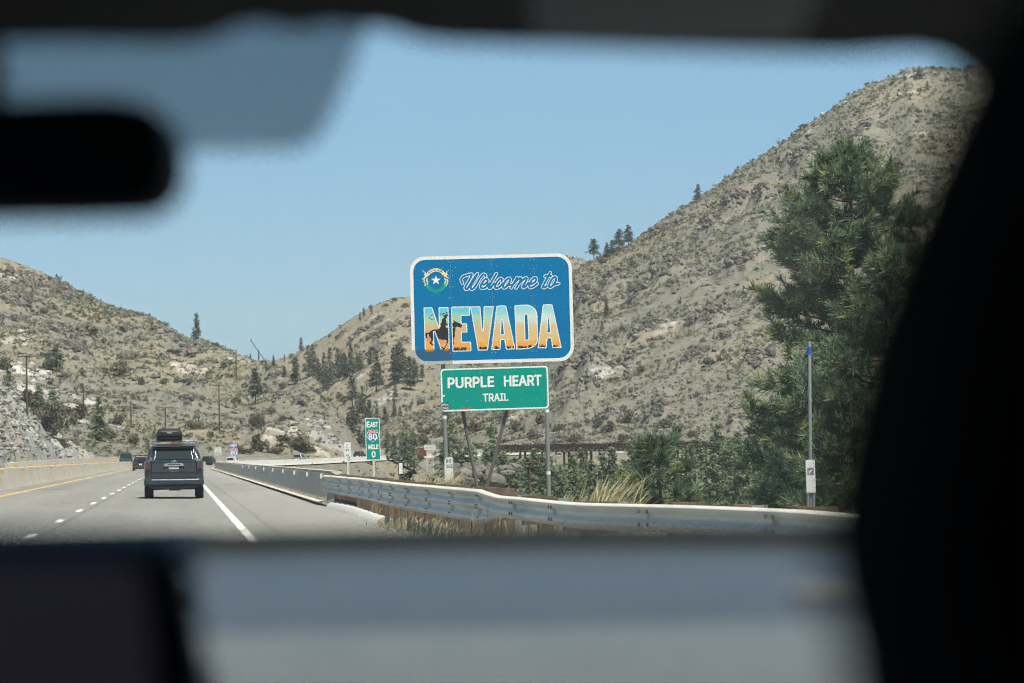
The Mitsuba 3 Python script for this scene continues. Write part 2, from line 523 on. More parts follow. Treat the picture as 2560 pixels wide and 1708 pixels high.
# rock outcrops: pixel where it shows, radius in pixels, height in metres, kind (0 dark, 1 white, 2 grey slab)
OUT = [(40, 735, 62, 3.5, 0), (22, 785, 40, 4.0, 0), (193, 868, 42, 4.5, 0), (433, 872, 22, 3.0, 0), (479, 868, 36, 4.0, 0), (492, 950, 34, 5.0, 0), (480, 1000, 36, 2.5, 0), (716, 1040, 20, 3.5, 0), (700, 1000, 22, 3.0, 0),
       (739, 1082, 24, 3.0, 1), (711, 1088, 16, 2.5, 1), (683, 1080, 22, 2.0, 1), (614, 1091, 20, 3.0, 0), (676, 1100, 20, 1.5, 1), (400, 812, 26, 2.5, 0), (425, 826, 20, 2.5, 0), (320, 800, 40, 1.5, 0), (170, 800, 60, 1.5, 0), (690, 930, 26, 2.0, 0), (650, 960, 26, 2.0, 0),
       (110, 930, 95, 2.0, 1), (40, 930, 80, 2.0, 1), (170, 1020, 60, 1.5, 1), (40, 845, 36, 2.0, 1), (58, 830, 18, 2.0, 1), (90, 905, 46, 3.0, 1), (140, 965, 42, 3.0, 1), (60, 960, 40, 2.5, 1), (180, 1005, 34, 2.5, 1), (120, 1020, 34, 2.0, 1), (28, 900, 36, 3.0, 1), (230, 1000, 26, 1.5, 1), (290, 1055, 22, 1.0, 1), (170, 945, 18, 3.5, 0),
       (830, 1085, 60, 2.5, 2), (790, 1050, 40, 2.5, 2), (865, 1115, 40, 2.0, 2), (770, 1110, 40, 2.0, 1), (800, 1120, 30, 1.5, 1), (750, 1010, 24, 2.0, 0), (480, 905, 40, 1.0, 1), (455, 890, 30, 1.0, 1),
       (857, 832, 22, 4.0, 0), (894, 835, 24, 5.0, 0), (960, 822, 34, 5.0, 0), (940, 805, 26, 4.0, 0), (1008, 855, 16, 4.0, 0), (900, 930, 26, 0.8, 1),
       (1471, 745, 44, 7.0, 0), (1455, 720, 26, 6.0, 0), (1534, 692, 36, 6.0, 0), (1485, 906, 46, 7.0, 0), (1415, 930, 40, 7.0, 0), (1464, 975, 36, 6.0, 0), (1420, 1010, 30, 5.0, 0), (1682, 661, 40, 6.0, 0), (1650, 690, 28, 4.0, 0), (1906, 896, 44, 6.0, 0), (1955, 769, 40, 6.0, 0),
       (1632, 664, 9, 6.0, 0), (1682, 913, 10, 4.0, 0), (1697, 930, 9, 4.0, 0), (1836, 1053, 18, 5.0, 0), (1826, 512, 38, 9.0, 0), (1800, 540, 26, 7.0, 0), (1770, 560, 34, 8.0, 0), (1898, 493, 30, 8.0, 0), (2000, 391, 42, 8.0, 0), (1975, 395, 24, 6.0, 0), (2112, 358, 46, 8.0, 0),
       (2160, 320, 30, 5.0, 0), (2107, 258, 16, 4.0, 2), (2265, 180, 22, 4.0, 2), (2050, 275, 16, 3.0, 2), (1560, 880, 60, 3.0, 0), (1620, 800, 60, 2.5, 0), (1760, 780, 60, 2.5, 0), (1850, 640, 50, 3.0, 0), (1520, 1020, 40, 2.5, 0), (1330, 1000, 50, 3.0, 0), (1640, 1010, 40, 2.5, 0), (2250, 520, 80, 3.5, 0), (2220, 640, 70, 3.5, 0), (1740, 890, 46, 2.5, 0), (1600, 720, 40, 2.5, 0)]
P3 = np.stack([XX, YY, Z0], -1)
nz = lambda s, seed, oc=4: meshkit.fbm(P3 / s, oc, seed)
big = nz(60, 1)
mid = nz(16, 2)
fine = nz(5.0, 3, 3)
rid = 1 - np.abs(2 * nz(11, 5) - 1)
rockm, whitem, lift = np.zeros_like(Z0), np.zeros_like(Z0), np.zeros_like(Z0)
for (px, py, rp, hm, kind) in OUT:
    c = hit(px, py + rp * 0.5, Z0)
    R = rp / FPX * c[1]
    d = np.sqrt((XX - c[0]) ** 2 + ((YY - c[1]) * 0.55) ** 2 + ((Z0 - c[2]) * 0.8) ** 2) / R
    w = np.clip(1.35 - d + 0.9 * (mid - 0.5) + 0.6 * (fine - 0.5), 0, 1)
    w = w * w * (3 - 2 * w)
    lift = np.maximum(lift, hm * (0.4 if kind == 1 else 0.42 if px < 1100 else 0.8) * w * (0.15 + 1.0 * rid * rid))
    if kind == 0:
        rockm = np.maximum(rockm, w)
    elif kind == 1:
        whitem = np.maximum(whitem, w * (0.6 + 0.5 * fine))
    else:
        rockm = np.maximum(rockm, 0.62 * w)
        whitem = np.maximum(whitem, 0.60 * w)
rough = HILL * np.clip((YY - 440) / 80, 0, 1)
rockm = np.maximum(rockm, 0.8 * sst(0.66, 0.76, nz(30, 8)) * rough)
whitem = np.maximum(whitem, 0.45 * sst(0.64, 0.76, nz(24, 9)) * rough * (1 - rockm))
r1 = 1 - np.abs(2 * nz(6.5, 15, 2) - 1)
r2 = 1 - np.abs(2 * nz(2.9, 16, 2) - 1)
lift = lift * (1 - 0.9 * TOP)
stony = np.clip(np.maximum(rockm, whitem * 0.8), 0, 1) * (1 - 0.8 * TOP)
lift = lift + stony * rough * (2.4 * (r1 - 0.6) + 1.5 * (r2 - 0.6))
crag = np.round(lift * 0.9 + 0.7 * fine) / 0.9
gul = 1 - np.abs(2 * meshkit.fbm(np.stack([XX / 34 + 0.25 * Z0 / 34, YY / 120, 0 * XX], -1), 3, 21) - 1)
ZG = Z0 + rough * (1 - 0.85 * TOP) * (5.0 * (big - 0.55) + 3.0 * (mid - 0.5) + 1.3 * (fine - 0.5) + 5.0 * np.minimum(0.0, 0.72 - gul)) + rough * TOP * 0.8 * (fine - 0.6) + np.where(lift > 0.3, 0.35 * lift + 0.65 * crag, lift) * np.clip((YY - 250) / 150, 0, 1)
# the cut beside the far carriageway is bare pale rock
OO = XX - xe(YY)
cutm = sst(150, 260, YY) * sst(500, 430, YY) * sst(-20.6, -21.6, OO) * sst(-33, -28, OO)
whitem = np.maximum(whitem, cutm * (0.75 + 0.3 * mid))
rockm = np.maximum(rockm, cutm * 0.55 * sst(0.46, 0.60, nz(9, 12)))
r3 = 1 - np.abs(2 * meshkit.fbm(np.stack([XX / 1.6, YY / 3.2, Z0 / 6.0], -1), 3, 22) - 1)
ZG = ZG + cutm * (1.2 * (rid - 0.5) + 0.9 * (r1 - 0.6) + 1.6 * (r3 - 0.6) + 1.6 * (fine - 0.5) + 1.0 * (r2 - 0.6))
away = sst(4.5, 9, OO) + sst(-21.5, -25, OO)
ZG = ZG + (1 - np.clip(HILL, 0, 1)) * np.clip(away, 0, 1) * np.clip(YY / 300, 0.1, 1) * (1.2 * (mid - 0.5) + 0.5 * (fine - 0.5))
i, j = np.meshgrid(np.arange(len(YG) - 1), np.arange(NT - 1), indexing='ij')
Q = np.stack([i * NT + j, i * NT + j + 1, (i + 1) * NT + j + 1, (i + 1) * NT + j], -1).reshape(-1, 4)
solo('hillside_terrain', (np.stack([XX, YY, ZG], -1).reshape(-1, 3), Q), 'terrain_mat', kind='structure',
     label='dry rocky canyon hillsides and valley ground with pale and dark outcrops', uv=np.stack([rockm, whitem], -1).reshape(-1, 2), smooth=True)
g = np.linspace(0, 2 * np.pi, 97)[:-1]
ring = np.stack([6000 * np.cos(g), 6000 * np.sin(g), g * 0 - 16], 1)
solo('ground', (np.vstack([ring, [[0, 0, -16]]]), np.stack([np.arange(96), (np.arange(96) + 1) % 96, np.full(96, 96)], 1)), 'terrain_mat', kind='structure',
     label='flat dry ground reaching to the horizon', uv=np.zeros((97, 2)))


def ground_z(x, y):
    return float(bil(ZG, np.array([x / y]), np.array([y]))[0])


# ------------------------------------------------------------------ the road
def strip(o0, o1, y0, y1, dz, n=None, cols=1):
    ys = np.linspace(y0, y1, n or max(2, int((y1 - y0) / 4)))
    os_ = np.linspace(o0, o1, cols + 1)
    v = np.array([[xe(y) + o, y, zroad(o, y) + dz] for y in ys for o in os_])
    k = cols + 1
    f = [[a * k + c, a * k + c + 1, (a + 1) * k + c + 1, (a + 1) * k + c] for a in range(len(ys) - 1) for c in range(cols)]
    return v, np.array(f)


solo('road', [strip(-8.75, 4.3, -14, 720, 0.0, cols=6)], 'asphalt_mat', kind='structure', label='grey asphalt carriageway heading into the canyon', smooth=True)
solo('opposite_carriageway', [strip(-21, -8.7, -14, 720, -0.004, cols=8)], 'asphalt_mat', kind='structure', label='grey asphalt carriageway beyond the median barrier', smooth=True)
part('road', 'edge_line', strip(-0.075, 0.075, 8, 700, 0.005, 260), 'line_white', label='solid white edge line')
part('road', 'centre_line', strip(-7.40, -7.25, 8, 700, 0.005, 260), 'line_yellow', label='solid yellow edge line along the median')
for k in range(30):
    y = 62.3 - 12.19 * 4 + 12.19 * k
    part('road', 'lane_dash', strip(-3.73, -3.60, y - 1.5, y + 1.5, 0.005, 2), 'line_white')
part('opposite_carriageway', 'edge_line', strip(-11.6, -11.45, 8, 700, 0.004, 260), 'line_yellow')
part('opposite_carriageway', 'edge_line', strip(-19.1, -18.95, 8, 700, 0.004, 260), 'line_white')


# concrete barriers
def barrier(o, H, y0, y1, w=0.28, foot=0.30, step=3.0, tops=None):
    ys = np.arange(y0, y1 + 0.1, step)
    prof = np.array([(-foot, 0), (-foot, 0.08), (-w * 0.62, 0.33), (-w * 0.38, H - 0.02), (-w * 0.30, H), (w * 0.30, H), (w * 0.38, H - 0.02), (w * 0.62, 0.33), (foot, 0.08), (foot, 0)])
    secs = []
    for y in ys:
        h = H if tops is None else tops(y)
        q = prof.copy()
        q[:, 1] = np.where(q[:, 1] > 0.33, 0.33 + (q[:, 1] - 0.33) * (h - 0.33) / (H - 0.33), q[:, 1])
        secs.append(np.stack([xe(y) + o + q[:, 0], np.full(len(q), y), zroad(o, y) + q[:, 1] - 0.05], 1))
    return loft(secs)


medb = thing('median_barrier', 'long tan concrete median barrier left of the lanes with yellow reflectors', 'barrier')
part(medb, 'wall', [barrier(-8.75, 0.95, a, a + 29.97, 0.36, 0.34) for a in np.arange(-10, 700, 30)], 'concrete_mat', smooth=40)
for k in range(26):
    y = 95 + 14.5 * k
    c = np.array([xe(y) - 8.75, y, zroad(-8.75, y) + 0.90])
    part(medb, 'reflector', box(c[0] - 0.10, c[0] + 0.10, c[1] - 0.03, c[1] + 0.03, c[2] + 0.002, c[2] + 0.09), 'yellow_reflector')
    part(medb, 'reflector', box(c[0] + 0.14, c[0] + 0.175, c[1] + 5.4, c[1] + 5.75, c[2] - 0.16, c[2] - 0.06), 'yellow_reflector')
parb = thing('bridge_parapet', 'shaded grey concrete parapet on the right shoulder with a sloping bright end', 'barrier')
EP = 86.0


for a in np.arange(EP + 1, 410, 30):
    part(parb, 'wall_section', barrier(3.35, 0.94, a, a + 29.97, 0.34, 0.36), 'parapet_mat', smooth=40)
    cs_ = [np.stack([xe(y) + 3.35 + np.array([-.115, -.115, .115, .115]), np.full(4, y), zroad(3.35, y) + np.array([.892, .95, .95, .892])], 1) for y in np.arange(a, a + 30, 3.33)]
    part(parb, 'coping', loft(cs_), 'concrete_mat', smooth=30)
secs = []
for f_ in np.linspace(0, 1, 6):
    yy_, oo_, hh_ = EP + 0.95 - 3.4 * f_, 3.35 + 0.95 * f_ ** 1.2, 0.985 - 0.36 * f_
    q_ = np.array([(-0.30, 0), (-0.16, 0.3), (-0.13, hh_), (0.15, hh_), (0.17, 0.3), (0.28, 0)])
    secs.append(np.stack([xe(yy_) + oo_ + q_[:, 0], np.full(6, yy_), zroad(oo_, yy_) + q_[:, 1] - 0.05], 1))
part(parb, 'end_wing', loft(secs), 'concrete_mat', smooth=25, label='bright sloping wing at the end of the parapet')
part(parb, 'kerb', strip(2.72, 2.98, EP - 2, 420, 0.09, 140), 'concrete_mat')
for k in range(9):
    y = EP + 5 + 9.5 * k * (1 + 0.06 * k)
    o = 3.35 - 0.17
    c = np.array([xe(y) + o, y, zroad(o, y) + 0.78])
    part(parb, 'reflector', box(c[0] - 0.03, c[0] + 0.02, c[1] - 0.45, c[1] + 0.45, c[2] - 0.07, c[2] + 0.07), 'white_sheet')
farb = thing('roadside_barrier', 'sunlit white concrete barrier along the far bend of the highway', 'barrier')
part(farb, 'wall', [barrier(3.35, 0.95, a, a + 29.97, 0.34, 0.36) for a in np.arange(421, 700, 30)], 'wall_sunlit', smooth=40)
backb = thing('roadside_barrier', 'low pale concrete barrier on the left of the opposite carriageway', 'barrier')
part(backb, 'wall', [barrier(-20.6, 0.75, a, a + 29.97, 0.34, 0.30) for a in np.arange(330, 700, 30)], 'concrete_mat', smooth=40)

# ------------------------------------------------------------------ guardrail
RAILP = [(812, 85.5), (860, 77.5), (900, 72), (1000, 58), (1100, 50.5), (1215, 44.0), (1330, 39.3), (1459, 35.2), (1530, 34.3), (1600, 33.6), (1700, 32.6), (1800, 31.4), (1900, 30.2), (2000, 29.0), (2100, 27.4), (2200, 25.9), (2320, 24.4)]
rp = np.array([[gy(a, 0) * D, D] for a, D in RAILP])
sl = np.concatenate([[0], np.cumsum(np.linalg.norm(np.diff(rp, axis=0), axis=1))])
from scipy.interpolate import PchipInterpolator
RX, RY = PchipInterpolator(sl, rp[:, 0]), PchipInterpolator(sl, rp[:, 1])
RL = sl[-1]
S_TR = float(np.interp(-44.6, -rp[:, 1], sl))     # the three-wave beam narrows here


def rail_at(s):
    p = np.array([RX(s), RY(s)])
    d = np.array([RX(s + 0.05) - RX(s - 0.05), RY(s + 0.05) - RY(s - 0.05)])
    d /= np.linalg.norm(d)
    return p, d, np.array([d[1], -d[0]])           # point, direction, towards the road (d points at us)


RT3 = [(0.81, .010), (.795, .062), (.775, .080), (.745, .080), (.725, .055), (.70, .018), (.685, .006), (.655, .006), (.64, .02), (.615, .062), (.595, .080), (.56, .080), (.535, .055), (.515, .02), (.495, .006), (.465, .006), (.445, .02), (.42, .06), (.40, .080), (.36, .08), (.335, .055), (.318, .02), (.305, .008)]
RT2 = [(0.745, .010), (.732, .062), (.715, .080), (.685, .080), (.665, .055), (.645, .018), (.63, .006), (.592, .006), (.575, .02), (.555, .062), (.535, .080), (.505, .080), (.482, .055), (.46, .02), (.446, .010), (.445, .009), (.444, .008), (.443, .008), (.442, .007), (.441, .007), (.44, .006), (.439, .006), (.438, .006)]
RT3, RT2 = np.array(RT3), np.array(RT2)


def rail_mesh(s0, s1, ds=0.4):
    secs = []
    for s in np.arange(s0, s1 + 1e-6, ds):
        p, d, n = rail_at(s)
        w = np.clip((s - S_TR) / 2.1, 0, 1)
        q = RT3 * (1 - w) + RT2 * w
        zz = zroad(0, p[1]) + q[:, 0] - 0.03
        outer = np.stack([p[0] + n[0] * q[:, 1], p[1] + n[1] * q[:, 1], zz], 1)
        inner = np.stack([p[0] + n[0] * (q[:, 1] - .006), p[1] + n[1] * (q[:, 1] - .006), zz], 1)[::-1]
        secs.append(np.vstack([outer, inner]))
    return loft(secs)


gr = thing('guardrail', 'galvanized steel highway guardrail with wood posts flaring past the signs', 'guardrail')
JO = [0.0] + list(np.arange(S_TR - 3.81 * 9, RL, 3.81)[np.arange(S_TR - 3.81 * 9, RL, 3.81) > 1.0]) + [RL]
for a, b in zip(JO[:-1], JO[1:]):
    n = max(3, int((b - a) / 0.35))
    part(gr, 'rail', rail_mesh(a, b, (b - a) / n), 'galv_mat', smooth=35)
bolts = []
for a in JO[1:-1]:
    for ds in (-0.11, 0.11):
        p, d, n = rail_at(a + ds)
        w = np.clip((a - S_TR) / 2.1, 0, 1)
        for zc in ((0.72, 0.58, 0.54, 0.40) if w < 0.5 else (0.68, 0.66, 0.53, 0.51)):
            c = np.array([p[0] + n[0] * .079, p[1] + n[1] * .079, zroad(0, p[1]) + zc - 0.03])
            bolts.append(tube([c, c + np.array([n[0], n[1], 0]) * 0.016], 0.013, 6))
part(gr, 'splice_bolts', bolts, 'bolt_mat', kind='stuff')
s, k = 0.7, 0
while s < RL - 0.3:
    p, d, n = rail_at(s)
    three = s < S_TR + 1
    zt = (0.80 if three else 0.735)
    gz = ground_z(p[0], p[1])
    Rm = np.stack([np.array([d[0], d[1], 0]), np.array([n[0], n[1], 0]), [0, 0, 1.0]], 1)
    o = np.array([p[0], p[1], zroad(0, p[1]) - 0.03])
    w = 0.075
    up = 0.035 if k % 3 else 0.012
    go = lambda b: (V(b)[0] @ Rm.T + o, V(b)[1])
    if three or k % 2:
        part(gr, 'blockout', go(box(-w, w, -0.21, -0.004, zt - 0.36, zt + up)), 'wood_mat')
        part(gr, 'post', go(box(-w, w, -0.42, -0.212, gz - o[2] - 0.4, zt + up - 0.01)), 'wood_mat')
    else:
        part(gr, 'blockout', go(box(-w * 0.7, w * 0.7, -0.20, -0.004, zt - 0.34, zt + 0.03)), 'wood_mat')
        part(gr, 'post', go([(0)] and cat([box(-0.05, 0.05, -0.215, -0.202, gz - o[2] - 0.4, zt + 0.02), box(-0.004, 0.004, -0.36, -0.215, gz - o[2] - 0.4, zt + 0.02), box(-0.05, 0.05, -0.373, -0.36, gz - o[2] - 0.4, zt + 0.02)])), 'steel_mat')
    k += 1
    s += (0.48 if s < 9 else 1.905)
# pale asphalt dike that runs below the rail
ck = thing('kerb', 'white segmented kerb curving below the left end of the guardrail', 'kerb')
ss = np.linspace(5.5, 26.5, 12)
for a, b in zip(ss[:-1], ss[1:]):
    secs = []
    for q in np.linspace(a + 0.03, b - 0.03, 5):
        p, d, n = rail_at(q)
        e = 0.02 * math.sin(math.pi * (q - a) / (b - a))
        off = 0.12 + 0.004 * q
        prof = [(-0.16, 0), (-0.13, 0.10), (-0.06, 0.15 + e), (0.04, 0.155 + e), (0.12, 0.11 + e), (0.18, 0.04), (0.2, 0)]
        secs.append(np.array([[p[0] + n[0] * (off + u), p[1] + n[1] * (off + u), zroad(2, p[1]) + w - 0.02] for u, w in prof]))
    part(ck, 'kerb_block', loft(secs), 'kerb_mat', smooth=40)

# ------------------------------------------------------------------ the big welcome sign
SD = 67.3
PXM = FPX / SD
SW, SH = 3.66, 2.44
s_or = at(1023.9, 642.5, SD)                       # upper left corner
SG = frame(s_or, yaw=math.radians(1.0), lean=-0.006)


def sp(px, py):
    """A photographed point of the sign in the sign's own metres."""
    u = (px - 1023.9 - 0.0204 * (py - 642.5)) / 406.4 * SW
    v = -(py - 642.5 + 0.0124 * (px - 1023.9)) / 275.1 * SH
    return u, v


def zA(x, y):
    return sp(1040 + x * .1084, 750 + y * .1084)


def zB(x, y):
    return sp(1230 + x * .1084, 750 + y * .1084)


def zC(x, y):
    return sp(1000 + x * .2807, 620 + y * .2807)


def zW(x, y):
    return sp(1140 + x * .11915, 660 + y * .11915)


def zE(x, y):
    return sp(1040 + x * .0851, 660 + y * .0851)


ws = thing('welcome_sign', 'large blue welcome sign with white border and picture-filled state name on steel posts', 'sign')
outer = Polygon(rrect(0, SW, -SH, 0, 0.33, 8))
inner = Polygon(rrect(0.075, SW - 0.075, -SH + 0.075, -0.075, 0.27, 8))
seams = [0.0, zC(458, 560)[0], zC(826, 560)[0], zC(1186, 560)[0], SW]
for a, b in zip(seams[:-1], seams[1:]):
    cl = sbox(a + (0.0011 if a > 0 else -1), -9, b - (0.0011 if b < SW else -1), 9)
    pk = part(ws, 'panel', SG(ext(outer.intersection(cl), -0.006, 0.0)), 'white_sheet')
    part(pk, 'blue_field', SG(ext(inner.intersection(cl), -0.003, 0.003)), 'blue_sheet')
LET = {
    'n': [zA(*q) for q in [(172, 208), (185, 200), (360, 200), (376, 212), (525, 660), (518, 215), (530, 200), (735, 200), (746, 212), (772, 1238), (760, 1250), (592, 1250), (580, 1240), (425, 775), (405, 775), (423, 1248), (412, 1258), (210, 1260), (198, 1248)]],
    'e': [zA(*q) for q in [(806, 215), (835, 190), (1238, 188), (1248, 200), (1242, 400), (1230, 410), (1043, 412), (1050, 585), (1165, 585), (1176, 598), (1180, 795), (1170, 802), (1048, 802), (1058, 1018), (1255, 1018), (1268, 1030), (1272, 1228), (1262, 1240), (845, 1246), (834, 1238)]],
    'v': [zA(*q) for q in [(1250, 200), (1262, 190), (1470, 188), (1482, 198), (1530, 760), (1540, 760), (1563, 200), (1575, 188), (1796, 188), (1655, 1210), (1638, 1226), (1435, 1228), (1420, 1215)]],
    'a': [zB(*q) for q in [(100, 200), (118, 182), (215, 172), (318, 182), (332, 200), (534, 1192), (525, 1205), (330, 1216), (318, 1205), (283, 985), (208, 988), (190, 1205), (178, 1218), (-22, 1215)]],
    'd': [zB(*q) for q in [(518, 185), (530, 170), (830, 165), (930, 200), (1005, 270), (1040, 350), (1050, 440), (1062, 980), (1035, 1080), (970, 1150), (880, 1195), (800, 1205), (565, 1215), (553, 1205)]],
    'a2': [zB(*q) for q in [(1172, 190), (1190, 165), (1300, 156), (1385, 165), (1402, 185), (1606, 1180), (1597, 1192), (1405, 1190), (1390, 1178), (1356, 960), (1277, 960), (1262, 1180), (1252, 1192), (1052, 1188)]]}
HOLE = {'a': [zB(*q) for q in [(222, 525), (240, 525), (274, 852), (203, 852)]],
        'd': [zB(*q) for q in [(757, 395), (800, 395), (818, 420), (840, 960), (828, 985), (768, 985)]],
        'a2': [zB(*q) for q in [(1298, 498), (1316, 498), (1340, 822), (1280, 822)]]}
Z_T, Z_B = zA(500, 195)[1], zA(500, 1245)[1]
GY = float(s_or[2])


def sky_print(p, n, uv):
    """the printed desert sky inside the letters: a picture on a flat sheet"""
    f = (p.z - (GY + Z_B)) / (Z_T - Z_B)
    x = (p.x - s_or[0]) / SW
    f = f + 0.10 * (fbm(x * 9, f * 4, 3, 3) - 0.5) * 1.2
    rightw = smoothstep(0.35, 0.75, x)
    c1 = mix(lin(108, 200, 222), lin(160, 216, 226), rightw)
    c2 = mix(lin(168, 208, 176), lin(205, 224, 220), rightw)
    c3 = mix(lin(222, 178, 132), lin(222, 196, 142), rightw)
    c4 = mix(lin(214, 156, 126), lin(226, 190, 126), smoothstep(0.12, 0.45, x))
    c5 = lin(240, 172, 70)
    c = mix(c5, c4, smoothstep(0.16, 0.24, f))
    c = mix(c, c3, smoothstep(0.24, 0.52, f))
    c = mix(c, c2, smoothstep(0.52, 0.70, f))
    c = mix(c, c1, smoothstep(0.74, 0.92, f))
    return mix(lin(226, 138, 60), c, smoothstep(0.02, 0.10, f))


M('letter_print', mikit.proc(sky_print), 0.4, spec=0.3)
fills = []
for k, q in LET.items():
    P = Polygon(q, [HOLE[k]] if k in HOLE else []).buffer(0)
    part(ws, 'letter', SG(ext(P, 0.001, 0.005)), 'white_print')
    F = P.buffer(-0.019)
    fills.append(F)
    part(ws, 'letter_fill', SG(ext(F, 0.003, 0.0065)), 'letter_print')
ALLF = unary_union(fills)
horse = Polygon([zA(*q) for q in [(205, 805), (290, 790), (370, 730), (440, 718), (520, 715), (545, 690), (570, 640), (560, 590), (590, 545), (600, 480), (645, 435), (650, 418), (605, 405), (625, 390), (655, 388), (665, 370), (702, 372), (705, 330), (716, 318), (726, 345), (728, 380), (735, 405), (712, 420), (705, 450), (690, 470), (683, 480),
                                  (697, 560), (705, 595), (735, 590), (738, 615), (700, 622), (668, 645), (690, 680), (740, 700), (800, 640), (835, 570), (865, 562), (850, 505), (872, 520), (882, 510), (890, 530), (950, 560), (1000, 580), (1055, 615), (1060, 640), (1040, 678), (1010, 685), (960, 660), (912, 672), (905, 740), (888, 800), (895, 880),
                                  (862, 950), (858, 1010), (872, 1075), (850, 1092), (842, 1000), (820, 960), (745, 985), (745, 1020), (700, 1090), (662, 1165), (658, 1230), (612, 1232), (622, 1190), (560, 1130), (552, 1108), (640, 1158), (688, 1080), (712, 985), (640, 960), (625, 975), (530, 945), (440, 890), (420, 930), (352, 1015), (365, 1052), (410, 1090),
                                  (410, 1115), (310, 1052), (304, 1030), (352, 962), (300, 880), (290, 825), (252, 840), (252, 880), (276, 920), (240, 905), (215, 938), (204, 938)]]).buffer(0)
lasso = unary_union([LineString([zA(*q) for q in [(725, 330), (640, 345), (560, 355), (400, 370), (330, 400), (308, 435), (325, 470), (365, 485), (440, 466)]]).buffer(0.006), LineString([zA(*q) for q in [(720, 325), (640, 350), (540, 405)]]).buffer(0.007)])
hoof = Polygon([zA(*q) for q in [(712, 1118), (745, 1098), (765, 1105), (755, 1122)]])
part(ws, 'rider_silhouette', SG(ext(unary_union([horse, lasso, hoof]).intersection(ALLF), 0.005, 0.008)), 'black_print', label='black silhouette of a lasso rider on a running horse')
rg = random.Random(5)
tw = []
for (f, x0, x1, y) in ((zA, 845, 890, 1235), (zA, 900, 1070, 1232), (zA, 1080, 1170, 1232), (zA, 1430, 1560, 1222), (zA, 1560, 1630, 1222), (zB, 75, 190, 1210), (zB, 325, 430, 1205), (zB, 455, 515, 1200), (zB, 600, 680, 1208), (zB, 690, 800, 1205), (zB, 830, 960, 1190), (zB, 1100, 1255, 1186), (zB, 1400, 1500, 1184)):
    for _ in range(int((x1 - x0) / 7)):
        a = rg.uniform(x0, x1)
        h, dx = rg.uniform(30, 85), rg.uniform(-35, 35)
        tw.append(LineString([f(a, y), f(a + dx * .4, y - h * .6), f(a + dx, y - h)]).buffer(0.007))
    tw.append(Polygon([f(x0, y), f((x0 + x1) / 2, y - 45), f(x1, y)]))
part(ws, 'brush_silhouette', SG(ext(unary_union(tw).intersection(ALLF).simplify(0.001), 0.005, 0.008)), 'black_print')
ST = [[(135, 430), (112, 380), (110, 330), (150, 285), (225, 258), (325, 235), (338, 250), (300, 330), (195, 510), (192, 545), (215, 562), (245, 548), (268, 510), (360, 350), (452, 232)],
      [(440, 255), (310, 505), (305, 545), (330, 568), (370, 545), (410, 490), (500, 330), (550, 262), (590, 240), (625, 262), (622, 285)],
      [(570, 470), (640, 440), (672, 385), (655, 345), (605, 345), (555, 420), (515, 490), (525, 540), (570, 548), (630, 520), (700, 440)],
      [(850, 235), (700, 490), (685, 535), (705, 550), (745, 520), (800, 440)], [(955, 400), (972, 355), (940, 330), (885, 375), (820, 490), (825, 540), (870, 545), (925, 515), (990, 440)],
      [(1118, 335), (1055, 365), (1000, 460), (985, 530), (1020, 545), (1075, 500), (1140, 400), (1135, 345), (1118, 335)], [(1060, 490), (1100, 490), (1150, 470)],
      [(1285, 325), (1160, 540)], [(1190, 480), (1290, 370), (1350, 328), (1380, 350), (1265, 545)], [(1310, 470), (1420, 360), (1480, 325), (1498, 360), (1402, 510), (1412, 545), (1460, 520), (1520, 440)],
      [(1580, 470), (1660, 430), (1695, 372), (1670, 325), (1620, 345), (1555, 440), (1535, 510), (1560, 545), (1620, 530), (1710, 455)],
      [(1985, 225), (1840, 490), (1825, 535), (1860, 550), (1910, 510)], [(1875, 300), (2000, 298)],
      [(2082, 320), (2030, 345), (1970, 450), (1950, 520), (1985, 545), (2045, 500), (2110, 390), (2105, 335), (2082, 320)], [(2035, 492), (2095, 480), (2160, 460)]]
sc = .11915 / 406.4 * SW


def smooth_line(q):
    q = np.array(q, float)
    for _ in range(2):
        q = np.vstack([q[:1], np.stack([0.75 * q[:-1] + 0.25 * q[1:], 0.25 * q[:-1] + 0.75 * q[1:]], 1).reshape(-1, 2), q[-1:]])
    return q


scr = [LineString([zW(*q) for q in smooth_line(w)]) for w in ST]
fat = unary_union([g.buffer(27 * sc, cap_style='round', quad_segs=4) for g in scr])
line = fat.buffer(8.5 * sc, quad_segs=3).difference(fat.buffer(-5.0 * sc, quad_segs=3)).simplify(0.0008)
part(ws, 'script_lettering', SG(ext(line, 0.001, 0.005)), 'white_print', label='white outline script reading Welcome to')
# emblem: banner, star and two sprays
arc = lambda R, a0, a1, n=20: [(585 + R * math.cos(math.radians(a)), 470 - R * math.sin(math.radians(a))) for a in np.linspace(a0, a1, n)]
ban = unary_union([Polygon([zE(*q) for q in arc(325, 25, 155) + arc(228, 155, 25)]), Polygon([zE(*q) for q in [(170, 190), (185, 190), (230, 235), (265, 245), (300, 290), (345, 400), (320, 400), (225, 470), (185, 500), (190, 450), (270, 380), (225, 335), (270, 280), (220, 255)]]),
                   Polygon([zE(*q) for q in [(985, 190), (970, 190), (935, 235), (890, 245), (865, 290), (820, 400), (850, 400), (940, 440), (990, 490), (975, 450), (890, 370), (935, 335), (900, 280), (940, 240)]])])
part(ws, 'emblem_banner', SG(ext(ban.buffer(0), 0.001, 0.005)), 'cream_print')
ww = []
for i, ch in enumerate('BATTLE BORN'):
    if ch == ' ':
        continue
    a = 138 - (i + 0.2) * 8.6
    c = zE(585 + 277 * math.cos(math.radians(a)), 470 - 277 * math.sin(math.radians(a)))
    ww.append(SG(text(ch, 0.038, c[0], c[1], 0.004, 0.003, bold=True, ang=math.radians(a - 90))))
part(ws, 'emblem_lettering', ww, 'black_print')
